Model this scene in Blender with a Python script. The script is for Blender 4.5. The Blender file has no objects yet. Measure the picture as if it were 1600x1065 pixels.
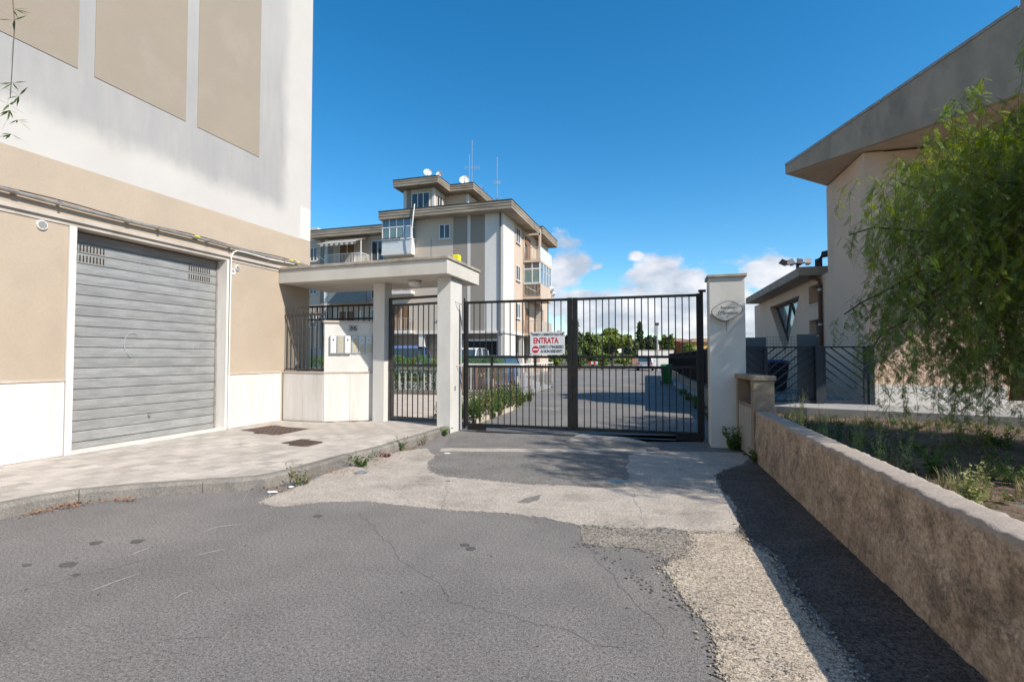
import bpy, bmesh, math, random
import numpy as np
from mathutils import Vector, Matrix, noise as mnoise

# ------------------------------------------------------------------ camera, sky, sun, exposure
S = bpy.context.scene
C = S.collection
YAW, PITCH, EYE = math.radians(17.03), math.radians(1.83), 1.4
cam_d = bpy.data.cameras.new('camera')
cam_d.sensor_width = 36.0
cam_d.lens = 18.0
cam_d.clip_start = 0.05
cam_d.clip_end = 6000
cam = bpy.data.objects.new('camera', cam_d)
C.objects.link(cam)
cam.location = (0, 0, EYE)
cam.rotation_euler = (math.pi / 2 + PITCH, 0, YAW)
S.camera = cam

SUN = Vector((1.06, -0.435, 1.0)).normalized()
W = bpy.data.worlds.new('World')
S.world = W
W.use_nodes = True
S.view_settings.view_transform = 'Standard'
S.view_settings.look = 'None'
S.view_settings.gamma = 1
S.view_settings.use_curve_mapping = False
S.view_settings.exposure = 0.70
sun_d = bpy.data.lights.new('sun', 'SUN')
sun_d.energy = 4.0
sun_d.angle = math.radians(0.55)
sun_d.color = (1.0, 0.94, 0.85)
sun_o = bpy.data.objects.new('sun', sun_d)
C.objects.link(sun_o)
sun_o.rotation_euler = (-SUN).to_track_quat('-Z', 'Y').to_euler()
sun_o.location = (20, -10, 30)

_F = Vector((-math.sin(YAW) * math.cos(PITCH), math.cos(YAW) * math.cos(PITCH), math.sin(PITCH)))
_R = Vector((math.cos(YAW), math.sin(YAW), 0))
_U = _R.cross(_F)


def ray(u, v):
    return (_F + _R * ((u - 800) / 800) + _U * ((532.5 - v) / 800))


def gz(u, v, z=0.0):                       # point of the horizontal level z seen at a photo position
    d = ray(u, v)
    t = (z - EYE) / d.z
    return (d.x * t, d.y * t)


def build_sky():
    nt = W.node_tree
    N, L = nt.nodes, nt.links
    N.clear()
    out = N.new('ShaderNodeOutputWorld')
    bg = N.new('ShaderNodeBackground')
    bg.inputs['Strength'].default_value = 0.10
    sky = N.new('ShaderNodeTexSky')
    sky.sky_type = 'NISHITA'
    sky.sun_disc = False
    sky.sun_elevation = math.asin(SUN.z)
    sky.sun_rotation = math.atan2(SUN.x, SUN.y)
    sky.altitude = 300
    sky.air_density = 1.0
    sky.dust_density = 0.35
    sky.ozone_density = 3.0
    hs = N.new('ShaderNodeHueSaturation')
    hs.inputs['Saturation'].default_value = 1.36
    hs.inputs['Value'].default_value = 1.16
    hs.inputs['Hue'].default_value = 0.492
    L.new(sky.outputs[0], hs.inputs['Color'])
    tc = N.new('ShaderNodeTexCoord')
    no = N.new('ShaderNodeTexNoise')
    no.inputs['Scale'].default_value = 9.0
    no.inputs['Detail'].default_value = 8
    no.inputs['Roughness'].default_value = 0.62
    mp = N.new('ShaderNodeMapping')
    mp.inputs['Scale'].default_value = (1, 1, 1.9)
    L.new(tc.outputs['Generated'], mp.inputs['Vector'])
    L.new(mp.outputs[0], no.inputs['Vector'])

    def M(op, a, b=None, c=None):
        m = N.new('ShaderNodeMath')
        m.operation = op
        for i, x in enumerate((a, b, c)):
            if x is None:
                continue
            if isinstance(x, (int, float)):
                m.inputs[i].default_value = x
            else:
                L.new(x, m.inputs[i])
        return m.outputs[0]
    blobs = [((884, 416), .062, 1.2), ((908, 412), .034, 1.3), ((865, 432), .05, 1.3), ((1028, 434), .066, 1.3), ((1050, 448), .10, 2.1), ((1000, 455), .06, 1.8),
             ((1195, 434), .06, 1.35), ((1220, 445), .06, 1.3), ((1000, 498), .14, 2.6), ((880, 470), .09, 2.4),
             ((1080, 500), .14, 1.9), ((1170, 482), .10, 1.6), ((1250, 470), .10, 1.8), ((940, 490), .09, 1.7),
             ((994, 400), .018, 1.6), ((932, 416), .02, 1.8)]
    az0 = math.atan2(_F.x, _F.y)
    # the same broken cumulus goes on round the horizon
    rr = random.Random(5)
    extra = []
    for k in range(16):
        a = az0 + math.radians(62 + k * 15.5)
        e = math.radians(rr.uniform(2, 9))
        extra.append((Vector((math.sin(a) * math.cos(e), math.cos(a) * math.cos(e), math.sin(e))), rr.uniform(.05, .15), rr.uniform(1.5, 2.4)))
    acc = None
    allb = [(ray(*b[0]).normalized(), b[1], b[2]) for b in blobs] + extra
    for d, r, k in allb:
        s = N.new('ShaderNodeVectorMath'); s.operation = 'SUBTRACT'
        L.new(tc.outputs['Generated'], s.inputs[0]); s.inputs[1].default_value = d
        m = N.new('ShaderNodeVectorMath'); m.operation = 'MULTIPLY'
        L.new(s.outputs[0], m.inputs[0]); m.inputs[1].default_value = (1 / r, 1 / r, k / r)
        ln = N.new('ShaderNodeVectorMath'); ln.operation = 'LENGTH'
        L.new(m.outputs[0], ln.inputs[0])
        v = M('SUBTRACT', 1.0, ln.outputs['Value'])
        acc = v if acc is None else M('MAXIMUM', acc, v)
    nn = M('MULTIPLY_ADD', no.outputs['Fac'], 3.0, -1.47)
    dens = M('ADD', acc, nn)
    mr = N.new('ShaderNodeMapRange'); mr.interpolation_type = 'SMOOTHSTEP'
    mr.inputs['From Min'].default_value = 0.02
    mr.inputs['From Max'].default_value = 0.55
    mr.inputs['To Max'].default_value = 0.93
    L.new(dens, mr.inputs['Value'])
    # a second softer noise gives the grey bellies their own relief
    no2 = N.new('ShaderNodeTexNoise'); no2.inputs['Scale'].default_value = 14; no2.inputs['Detail'].default_value = 5
    mp2 = N.new('ShaderNodeMapping'); mp2.inputs['Location'].default_value = (0.0, 0.0, 0.05); mp2.inputs['Scale'].default_value = (1, 1, 1.9)
    L.new(tc.outputs['Generated'], mp2.inputs['Vector']); L.new(mp2.outputs[0], no2.inputs['Vector'])
    sh = M('MULTIPLY_ADD', no2.outputs['Fac'], 3.2, -1.15)
    cr = N.new('ShaderNodeMix'); cr.data_type = 'RGBA'
    cr.clamp_factor = True
    L.new(sh, cr.inputs['Factor'])
    cr.inputs['A'].default_value = (3.3, 3.7, 4.4, 1)
    cr.inputs['B'].default_value = (6.5, 6.4, 6.6, 1)
    mx = N.new('ShaderNodeMix'); mx.data_type = 'RGBA'
    L.new(mr.outputs[0], mx.inputs['Factor'])
    L.new(hs.outputs[0], mx.inputs['A'])
    L.new(cr.outputs['Result'], mx.inputs['B'])
    L.new(mx.outputs['Result'], bg.inputs['Color'])
    L.new(bg.outputs[0], out.inputs[0])


build_sky()

# ------------------------------------------------------------------ materials
MATS = {}


def mat(name, c1, c2=None, scale=3.0, rough=0.85, bump=0.0, bscale=60.0, speck=0.0, sscale=300.0,
        metal=0.0, stain=None, stscale=0.7, stamt=0.5, stretch=(1, 1, 1), rnd=0.0, spec=0.3, trans=0.0, hue=0.0, coat=0.0, sub=0.0):
    """two tones mixed by noise, a larger stain, fine speckle, bump; all in world coordinates"""
    m = bpy.data.materials.new(name)
    m.use_nodes = True
    nt = m.node_tree
    N, L = nt.nodes, nt.links
    b = N['Principled BSDF']
    b.inputs['Roughness'].default_value = rough
    b.inputs['Metallic'].default_value = metal
    b.inputs['Specular IOR Level'].default_value = spec
    b.inputs['Coat Weight'].default_value = coat
    b.inputs['Transmission Weight'].default_value = trans
    if c2 is None:
        c2 = tuple(x * 0.82 for x in c1)
    g = N.new('ShaderNodeNewGeometry')
    mp = N.new('ShaderNodeMapping')
    mp.inputs['Scale'].default_value = stretch
    L.new(g.outputs['Position'], mp.inputs['Vector'])

    def noise(sc, det=5, r=0.6, vec=None):
        n = N.new('ShaderNodeTexNoise')
        n.inputs['Scale'].default_value = sc
        n.inputs['Detail'].default_value = det
        n.inputs['Roughness'].default_value = r
        L.new(vec or mp.outputs[0], n.inputs['Vector'])
        return n.outputs['Fac']

    def ramp(fac, lo, hi):
        r = N.new('ShaderNodeMapRange')
        r.inputs['From Min'].default_value = lo
        r.inputs['From Max'].default_value = hi
        r.interpolation_type = 'SMOOTHSTEP'
        L.new(fac, r.inputs['Value'])
        return r.outputs[0]

    def mix(fac, a, bb, mode='MIX'):
        x = N.new('ShaderNodeMix')
        x.data_type = 'RGBA'
        x.blend_type = mode
        for sock, val in (('Factor', fac), ('A', a), ('B', bb)):
            if isinstance(val, (int, float)):
                x.inputs[sock].default_value = val
            elif isinstance(val, tuple):
                x.inputs[sock].default_value = (*val[:3], 1)
            else:
                L.new(val, x.inputs[sock])
        return x.outputs['Result']
    col = mix(ramp(noise(scale), 0.32, 0.68), c1, c2)
    if stain:
        f = ramp(noise(stscale, 6, 0.65), 0.48, 0.72)
        mm = N.new('ShaderNodeMath'); mm.operation = 'MULTIPLY'
        L.new(f, mm.inputs[0]); mm.inputs[1].default_value = stamt
        col = mix(mm.outputs[0], col, stain)
    if speck:
        s1 = noise(sscale, 2, 0.8, g.outputs['Position'])
        s2 = noise(sscale * .42, 3, 0.8, g.outputs['Position'])
        sm = N.new('ShaderNodeMath'); sm.operation = 'MULTIPLY_ADD'
        L.new(s1, sm.inputs[0]); sm.inputs[1].default_value = .55
        sh2 = N.new('ShaderNodeMath'); sh2.operation = 'MULTIPLY'
        L.new(s2, sh2.inputs[0]); sh2.inputs[1].default_value = .45
        L.new(sh2.outputs[0], sm.inputs[2])
        s = sm.outputs[0]
        r = N.new('ShaderNodeMapRange')
        r.inputs['From Min'].default_value = 0.38
        r.inputs['From Max'].default_value = 0.62
        r.inputs['To Min'].default_value = 1 - speck
        r.inputs['To Max'].default_value = 1 + speck
        L.new(s, r.inputs['Value'])
        col = mix(1.0, col, (1, 1, 1), 'MULTIPLY')
        v = N.new('ShaderNodeVectorMath'); v.operation = 'SCALE'
        L.new(col, v.inputs[0]); L.new(r.outputs[0], v.inputs['Scale'])
        col = v.outputs[0]
    if rnd or hue:
        oi = N.new('ShaderNodeObjectInfo')
        h = N.new('ShaderNodeHueSaturation')
        r = N.new('ShaderNodeMapRange')
        r.inputs['To Min'].default_value = 1 - rnd
        r.inputs['To Max'].default_value = 1 + rnd
        L.new(oi.outputs['Random'], r.inputs['Value'])
        L.new(r.outputs[0], h.inputs['Value'])
        L.new(col, h.inputs['Color'])
        col = h.outputs[0]
    L.new(col, b.inputs['Base Color'])
    if bump:
        bn = N.new('ShaderNodeBump')
        bn.inputs['Strength'].default_value = bump
        bn.inputs['Distance'].default_value = 0.01
        L.new(noise(bscale, 4, 0.65, g.outputs['Position']), bn.inputs['Height'])
        L.new(bn.outputs[0], b.inputs['Normal'])
    m['out'] = 1
    MATS[name] = m
    m.diffuse_color = (*c1, 1)
    return m


def leafmat(name, c1, c2, scale=6.0, rough=0.55):
    m = mat(name, c1, c2, scale=scale, rough=rough, rnd=0.0, spec=0.35)
    nt = m.node_tree
    N, L = nt.nodes, nt.links
    b = N['Principled BSDF']
    col = b.inputs['Base Color'].links[0].from_socket
    # per-leaf variation from an attribute written on the mesh
    at = N.new('ShaderNodeAttribute'); at.attribute_name = 'tone'
    h = N.new('ShaderNodeHueSaturation')
    mr = N.new('ShaderNodeMapRange')
    mr.inputs['To Min'].default_value = 0.6; mr.inputs['To Max'].default_value = 1.5
    L.new(at.outputs['Fac'], mr.inputs['Value'])
    L.new(mr.outputs[0], h.inputs['Value'])
    L.new(col, h.inputs['Color'])
    L.new(h.outputs[0], b.inputs['Base Color'])
    tr = N.new('ShaderNodeBsdfTranslucent')
    g2 = N.new('ShaderNodeHueSaturation'); g2.inputs['Saturation'].default_value = 1.15; g2.inputs['Value'].default_value = 1.5
    L.new(h.outputs[0], g2.inputs['Color'])
    L.new(g2.outputs[0], tr.inputs['Color'])
    mx = N.new('ShaderNodeMixShader'); mx.inputs[0].default_value = 0.35
    L.new(b.outputs[0], mx.inputs[1]); L.new(tr.outputs[0], mx.inputs[2])
    L.new(mx.outputs[0], N['Material Output'].inputs[0])
    return m


def glassmat(name, tint=(0.10, 0.14, 0.15), rough=0.08):
    m = mat(name, tint, tuple(x * .7 for x in tint), scale=0.8, rough=rough, spec=0.9)
    return m


mat('asphalt', (.205, .188, .175), (.165, .152, .142), scale=1.3, rough=.93, bump=.8, bscale=150, speck=.68, sscale=135, stain=(.255, .23, .205), stscale=.55, stamt=.55)
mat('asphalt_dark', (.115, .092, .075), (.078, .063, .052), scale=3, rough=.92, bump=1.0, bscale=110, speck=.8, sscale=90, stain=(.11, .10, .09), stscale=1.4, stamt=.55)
mat('asphalt_worn', (.195, .18, .165), (.155, .145, .133), scale=2.5, rough=.93, bump=.8, bscale=120, speck=.6, sscale=95, stain=(.115, .107, .10), stscale=.8, stamt=.5)
mat('asphalt_yard', (.185, .172, .158), (.15, .14, .13), scale=.6, rough=.93, bump=.5, bscale=90, speck=.25, sscale=70, stain=(.26, .23, .19), stscale=.35, stamt=.7)
mat('concrete_apron', (.42, .365, .31), (.35, .31, .265), scale=3, rough=.93, bump=.7, bscale=110, speck=.38, sscale=95, stain=(.235, .205, .175), stscale=1.6, stamt=.85)
mat('aggregate', (.35, .29, .225), (.42, .355, .28), scale=5, rough=.95, bump=.8, bscale=110, speck=.85, sscale=120, stain=(.15, .125, .10), stscale=2.5, stamt=.5)
mat('aggregate_mid', (.21, .185, .155), (.25, .22, .185), scale=6, rough=.95, bump=1.0, bscale=90, speck=.85, sscale=85, stain=(.28, .25, .20), stscale=3, stamt=.5)
mat('kerb_concrete', (.24, .215, .185), (.18, .165, .145), scale=5, rough=.93, bump=.8, bscale=110, speck=.35, sscale=120, stain=(.11, .10, .09), stscale=2, stamt=.4, rnd=.1)
mat('tile_cream', (.48, .425, .37), (.42, .375, .325), scale=7, rough=.88, bump=.25, bscale=90, speck=.15, sscale=160, stain=(.30, .26, .22), stscale=1.2, stamt=.45, rnd=.13)
mat('tile_grey', (.42, .375, .33), (.37, .33, .29), scale=7, rough=.88, bump=.25, bscale=90, speck=.15, sscale=160, stain=(.27, .24, .20), stscale=1.2, stamt=.45, rnd=.13)
mat('tile_joint', (.20, .175, .15), (.15, .13, .115), scale=8, rough=.95)
mat('plaster_beige', (.455, .365, .275), (.41, .33, .25), scale=.9, rough=.9, bump=.22, bscale=160, speck=.05, sscale=90, stain=(.37, .29, .215), stscale=.7, stamt=.5)
mat('plaster_panel', (.315, .262, .205), (.285, .238, .188), scale=.9, rough=.9, bump=.2, bscale=160, speck=.05, sscale=90, stain=(.36, .305, .24), stscale=.9, stamt=.6)
mat('plaster_lintel', (.50, .44, .38), (.42, .37, .315), scale=2.5, rough=.9, bump=.3, bscale=90, stain=(.27, .22, .17), stscale=2.2, stamt=.5, stretch=(1, 1, .3))
mat('travertine', (.67, .625, .57), (.60, .555, .50), scale=3.2, rough=.62, bump=.1, bscale=60, stain=(.47, .39, .31), stscale=1.3, stamt=.4, stretch=(3.2, 3.2, .35), rnd=.07, speck=.05)
mat('coping_stone', (.55, .46, .38), (.46, .38, .31), scale=5, rough=.7, bump=.2, speck=.08, stain=(.3, .24, .19), stscale=3, stamt=.4)
mat('canopy_plaster', (.56, .525, .465), (.50, .47, .415), scale=1.6, rough=.88, bump=.2, bscale=110, stain=(.40, .37, .32), stscale=1.2, stamt=.45, stretch=(1, 1, .5))
mat('canopy_edge', (.42, .36, .29), (.30, .265, .22), scale=5, rough=.9, bump=.4, stain=(.14, .125, .105), stscale=3, stamt=.6)
mat('pillar_plaster', (.60, .575, .53), (.54, .515, .475), scale=1.8, rough=.88, bump=.2, bscale=110, stain=(.42, .39, .35), stscale=1.5, stamt=.4, stretch=(1, 1, .4))
mat('shutter_steel', (.30, .30, .29), (.385, .38, .365), scale=3.5, rough=.5, metal=.35, bump=.12, bscale=30, stain=(.25, .25, .245), stscale=1.8, stamt=.6, stretch=(1, .8, 4.5), speck=.06, sscale=60, rnd=.05, spec=.4)
mat('slot_brown', (.055, .035, .022), rough=.9)
mat('vent_dark', (.03, .03, .03), rough=.9)
mat('shutter_top', (.20, .185, .17), (.27, .25, .23), scale=4, rough=.6, metal=.2, stretch=(1, .5, 3), rnd=.05)
mat('iron_black', (.010, .010, .010), (.016, .014, .013), scale=7, rough=.5, metal=.0, spec=.3, stain=(.035, .024, .018), stscale=5, stamt=.5)
mat('iron_grey', (.045, .042, .040), (.06, .054, .05), scale=7, rough=.55, metal=.15, spec=.4, stain=(.12, .09, .07), stscale=5, stamt=.5)
mat('galvanised', (.38, .36, .33), (.30, .28, .26), scale=8, rough=.45, metal=.5, stain=(.26, .17, .10), stscale=4, stamt=.45)
mat('white_plastic', (.72, .70, .66), (.66, .64, .60), scale=6, rough=.5)
mat('white_paint', (.74, .72, .69), (.68, .66, .63), scale=3, rough=.6)
mat('aluminium', (.50, .50, .49), (.45, .45, .44), scale=8, rough=.4, metal=.3)
mat('brass_label', (.46, .40, .26), (.40, .34, .22), scale=18, rough=.5)
mat('ink_black', (.02, .02, .025), rough=.7)
mat('ink_blue', (.03, .05, .17), rough=.7)
mat('paint_red', (.52, .02, .03), (.46, .02, .03), scale=5, rough=.6)
mat('sign_white', (.68, .68, .68), (.62, .62, .62), scale=4, rough=.55)
mat('plaque_stone', (.50, .48, .44), (.43, .41, .375), scale=9, rough=.7, bump=.2)
mat('yellow_plastic', (.80, .68, .02), (.74, .62, .02), scale=8, rough=.5)
mat('manhole_iron', (.115, .078, .062), (.085, .06, .048), scale=9, rough=.8, bump=.5, bscale=60, speck=.3, sscale=90, metal=.1)
mat('cast_concrete', (.33, .255, .185), (.25, .19, .14), scale=4, rough=.95, bump=1.0, bscale=70, speck=.22, sscale=90, stain=(.14, .11, .085), stscale=2.2, stamt=.5)
mat('zinc_door', (.36, .33, .285), (.30, .275, .24), scale=3, rough=.6, metal=.15, stain=(.22, .17, .12), stscale=3, stamt=.5, stretch=(1, 1, .4))
mat('soil', (.125, .085, .058), (.17, .12, .085), scale=2.5, rough=1, bump=1.0, bscale=35, speck=.35, sscale=60, stain=(.26, .20, .145), stscale=.7, stamt=.6)
mat('earth', (.16, .15, .10), (.12, .13, .07), scale=.05, rough=1, bump=.3, bscale=5, stain=(.08, .10, .05), stscale=.02)
mat('walkway_concrete', (.34, .325, .31), (.28, .27, .255), scale=1.5, rough=.9, bump=.3, bscale=60, speck=.1, stain=(.2, .19, .17), stscale=1, stamt=.4)
mat('villa_pink', (.70, .49, .36), (.64, .455, .335), scale=1.2, rough=.92, bump=.25, bscale=120, stain=(.53, .39, .29), stscale=.9, stamt=.6, stretch=(1, 1, .5))
mat('villa_roof', (.41, .32, .245), (.31, .245, .19), scale=2.2, rough=.95, bump=.5, bscale=60, stain=(.235, .19, .15), stscale=1.3, stamt=.75, stretch=(1, 1, .45))
mat('villa_soffit', (.50, .38, .29), (.43, .33, .25), scale=1.5, rough=.92, bump=.2)
mat('frame_brown', (.10, .07, .055), (.08, .055, .045), scale=5, rough=.6)
mat('panel_slate', (.085, .102, .118), (.07, .085, .10), scale=2, rough=.6)
mat('fence_slate', (.030, .038, .050), (.024, .03, .04), scale=4, rough=.5, spec=.4)
mat('bin_black', (.02, .022, .026), rough=.55)
mat('bin_blue', (.02, .075, .27), (.018, .06, .22), scale=4, rough=.45)
mat('bin_green', (.018, .15, .035), (.015, .12, .03), scale=3, rough=.45)
mat('rust_pipe', (.085, .045, .032), (.14, .07, .045), scale=6, rough=.8)
mat('bark', (.12, .09, .068), (.075, .056, .042), scale=6, rough=.95, bump=1.0, bscale=30, stretch=(1, 1, .3))
mat('twig', (.20, .15, .11), (.14, .10, .075), scale=6, rough=.9)
mat('block_plaster', (.53, .45, .365), (.485, .41, .335), scale=.35, rough=.9, stain=(.38, .335, .29), stscale=.25, stamt=.5, stretch=(1, 1, .5))
mat('block_white', (.64, .605, .555), (.585, .55, .505), scale=.5, rough=.9, stain=(.45, .42, .38), stscale=.4, stamt=.35, stretch=(1, 1, .25))
mat('block_taupe', (.285, .245, .205), (.26, .225, .188), scale=.4, rough=.9, stain=(.19, .17, .15), stscale=.3, stamt=.4, stretch=(1, 1, .3))
mat('block_pink', (.56, .44, .34), (.51, .40, .31), scale=.6, rough=.9)
mat('block_fascia', (.37, .30, .225), (.26, .215, .165), scale=1.2, rough=.95, stain=(.10, .088, .075), stscale=.9, stamt=.7, stretch=(.35, .35, 2.5), bump=.4, bscale=20)
mat('fascia_tar', (.05, .046, .043), (.07, .065, .06), scale=3, rough=.9)
mat('veranda_white', (.62, .62, .60), (.56, .57, .56), scale=2, rough=.55)
mat('rail_cream', (.44, .38, .31), (.40, .34, .28), scale=3, rough=.7)
mat('wood_door', (.24, .13, .07), (.19, .10, .055), scale=3, rough=.7)
mat('awning_cloth', (.52, .47, .40), (.46, .41, .35), scale=3, rough=.95)
mat('awning_stripe', (.17, .15, .13), rough=.95)
mat('rolled_screen', (.20, .225, .225), (.15, .17, .17), scale=2.5, rough=.85, stretch=(1, 1, 6))
mat('orange_stucco', (.62, .21, .09), (.55, .18, .08), scale=.4, rough=.9)
mat('ochre_stucco', (.60, .36, .12), (.54, .32, .11), scale=.4, rough=.9)
mat('roof_tile', (.34, .19, .12), (.26, .15, .10), scale=1.5, rough=.9)
mat('rust_slat', (.26, .15, .095), (.15, .12, .10), scale=4, rough=.8, stain=(.36, .32, .27), stscale=3, stamt=.8, stretch=(3, 3, .4), rnd=.3)
mat('baluster_concrete', (.42, .40, .37), (.34, .325, .30), scale=4, rough=.9, rnd=.1)
mat('fence_screen', (.035, .038, .045), (.028, .030, .036), scale=2, rough=.7)
mat('car_silver', (.42, .43, .45), (.40, .41, .43), scale=1, rough=.3, metal=.5, coat=.6)
mat('car_blue', (.03, .09, .22), (.028, .08, .20), scale=1, rough=.28, metal=.2, coat=.8)
mat('car_light_blue', (.13, .20, .38), (.12, .18, .35), scale=1, rough=.3, metal=.2, coat=.7)
mat('car_white', (.66, .66, .65), (.62, .62, .61), scale=1, rough=.32, coat=.6)
mat('rubber', (.02, .02, .02), rough=.85)
mat('lamp_red', (.50, .015, .015), rough=.25, spec=.6)
mat('lamp_clear', (.65, .65, .63), rough=.15, spec=.7)
mat('dry_leaf', (.34, .17, .085), (.24, .12, .06), scale=20, rough=.9)
mat('paper_white', (.70, .70, .69), (.60, .60, .59), scale=30, rough=.8)
mat('tin', (.42, .43, .45), (.22, .23, .27), scale=40, rough=.35, metal=.6)
mat('chalk', (.40, .41, .41), (.34, .35, .36), scale=30, rough=.8)
mat('foam_base', (.40, .43, .42), rough=.5)
glassmat('glass_dark', (.045, .055, .065))
glassmat('glass_green', (.16, .235, .225), .15)
glassmat('glass_blue', (.17, .24, .30), .12)
glassmat('car_glass', (.04, .065, .08), .06)
glassmat('glass_sky', (.20, .25, .27), .1)
m = mat('water', (.05, .055, .06), rough=.22, spec=.4)
mat('oil', (.10, .092, .086), (.075, .07, .066), scale=30, rough=.6)
mat('louvre_grey', (.14, .15, .165), (.12, .13, .145), scale=3, rough=.7)
leafmat('leaf_pepper', (.19, .255, .065), (.13, .19, .055), 2.0)
leafmat('leaf_pepper_fresh', (.25, .29, .03), (.18, .235, .028), 2.0)
leafmat('leaf_weed', (.085, .135, .028), (.055, .10, .022), 5.0)
leafmat('leaf_dry', (.30, .235, .13), (.20, .16, .085), 5.0, .8)
leafmat('leaf_hedge', (.14, .23, .035), (.09, .16, .03), 2.0)
leafmat('leaf_tree', (.17, .22, .05), (.12, .165, .045), .4)
leafmat('leaf_pine', (.22, .26, .055), (.165, .205, .05), .4)
leafmat('leaf_dark', (.085, .118, .05), (.11, .135, .06), .4)
leafmat('leaf_red', (.20, .05, .045), (.14, .06, .04), 8)
leafmat('grass_pale', (.36, .37, .16), (.27, .29, .12), 6)

# white render of the left block: pale coat, upper shade painted in as a grey field with rain streaks
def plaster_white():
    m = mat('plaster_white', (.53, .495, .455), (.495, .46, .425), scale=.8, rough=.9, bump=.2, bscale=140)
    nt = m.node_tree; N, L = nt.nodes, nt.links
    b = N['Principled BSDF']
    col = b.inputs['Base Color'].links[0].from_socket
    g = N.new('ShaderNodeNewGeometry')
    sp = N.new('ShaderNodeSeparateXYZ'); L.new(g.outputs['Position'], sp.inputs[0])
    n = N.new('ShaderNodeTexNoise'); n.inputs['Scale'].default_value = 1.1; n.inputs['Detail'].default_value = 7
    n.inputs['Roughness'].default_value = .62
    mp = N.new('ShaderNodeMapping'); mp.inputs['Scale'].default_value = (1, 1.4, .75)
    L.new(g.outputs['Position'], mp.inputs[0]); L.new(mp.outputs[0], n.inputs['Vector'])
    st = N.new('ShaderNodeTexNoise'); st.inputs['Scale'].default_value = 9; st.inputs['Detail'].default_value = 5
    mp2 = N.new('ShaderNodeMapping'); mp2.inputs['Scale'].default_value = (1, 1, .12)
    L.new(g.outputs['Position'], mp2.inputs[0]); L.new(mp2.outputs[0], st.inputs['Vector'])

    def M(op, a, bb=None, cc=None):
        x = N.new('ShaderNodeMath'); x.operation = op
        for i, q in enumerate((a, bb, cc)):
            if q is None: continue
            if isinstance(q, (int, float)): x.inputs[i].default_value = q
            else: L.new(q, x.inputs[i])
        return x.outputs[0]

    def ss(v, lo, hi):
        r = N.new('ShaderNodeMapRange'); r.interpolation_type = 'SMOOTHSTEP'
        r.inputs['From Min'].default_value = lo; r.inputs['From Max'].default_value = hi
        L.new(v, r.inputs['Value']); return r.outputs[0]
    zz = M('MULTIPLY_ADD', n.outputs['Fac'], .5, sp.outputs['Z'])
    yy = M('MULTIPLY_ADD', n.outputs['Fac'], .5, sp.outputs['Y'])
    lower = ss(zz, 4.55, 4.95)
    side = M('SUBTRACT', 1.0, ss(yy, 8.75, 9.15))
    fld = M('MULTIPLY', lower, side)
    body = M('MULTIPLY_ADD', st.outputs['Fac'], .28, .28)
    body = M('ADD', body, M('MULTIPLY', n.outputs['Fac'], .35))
    shade_dirt = M('MULTIPLY', fld, body)  # facade shade put into the colour by position, broken up by dirt streaks
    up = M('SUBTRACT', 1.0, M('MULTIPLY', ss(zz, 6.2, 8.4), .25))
    shade_dirt = M('MULTIPLY', shade_dirt, up)
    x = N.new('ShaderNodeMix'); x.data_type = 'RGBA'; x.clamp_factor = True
    L.new(shade_dirt, x.inputs['Factor']); L.new(col, x.inputs['A']); x.inputs['B'].default_value = (.235, .233, .235, 1)
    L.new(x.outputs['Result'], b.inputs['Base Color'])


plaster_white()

# ------------------------------------------------------------------ mesh and object helpers
WORLD0 = {}


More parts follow.
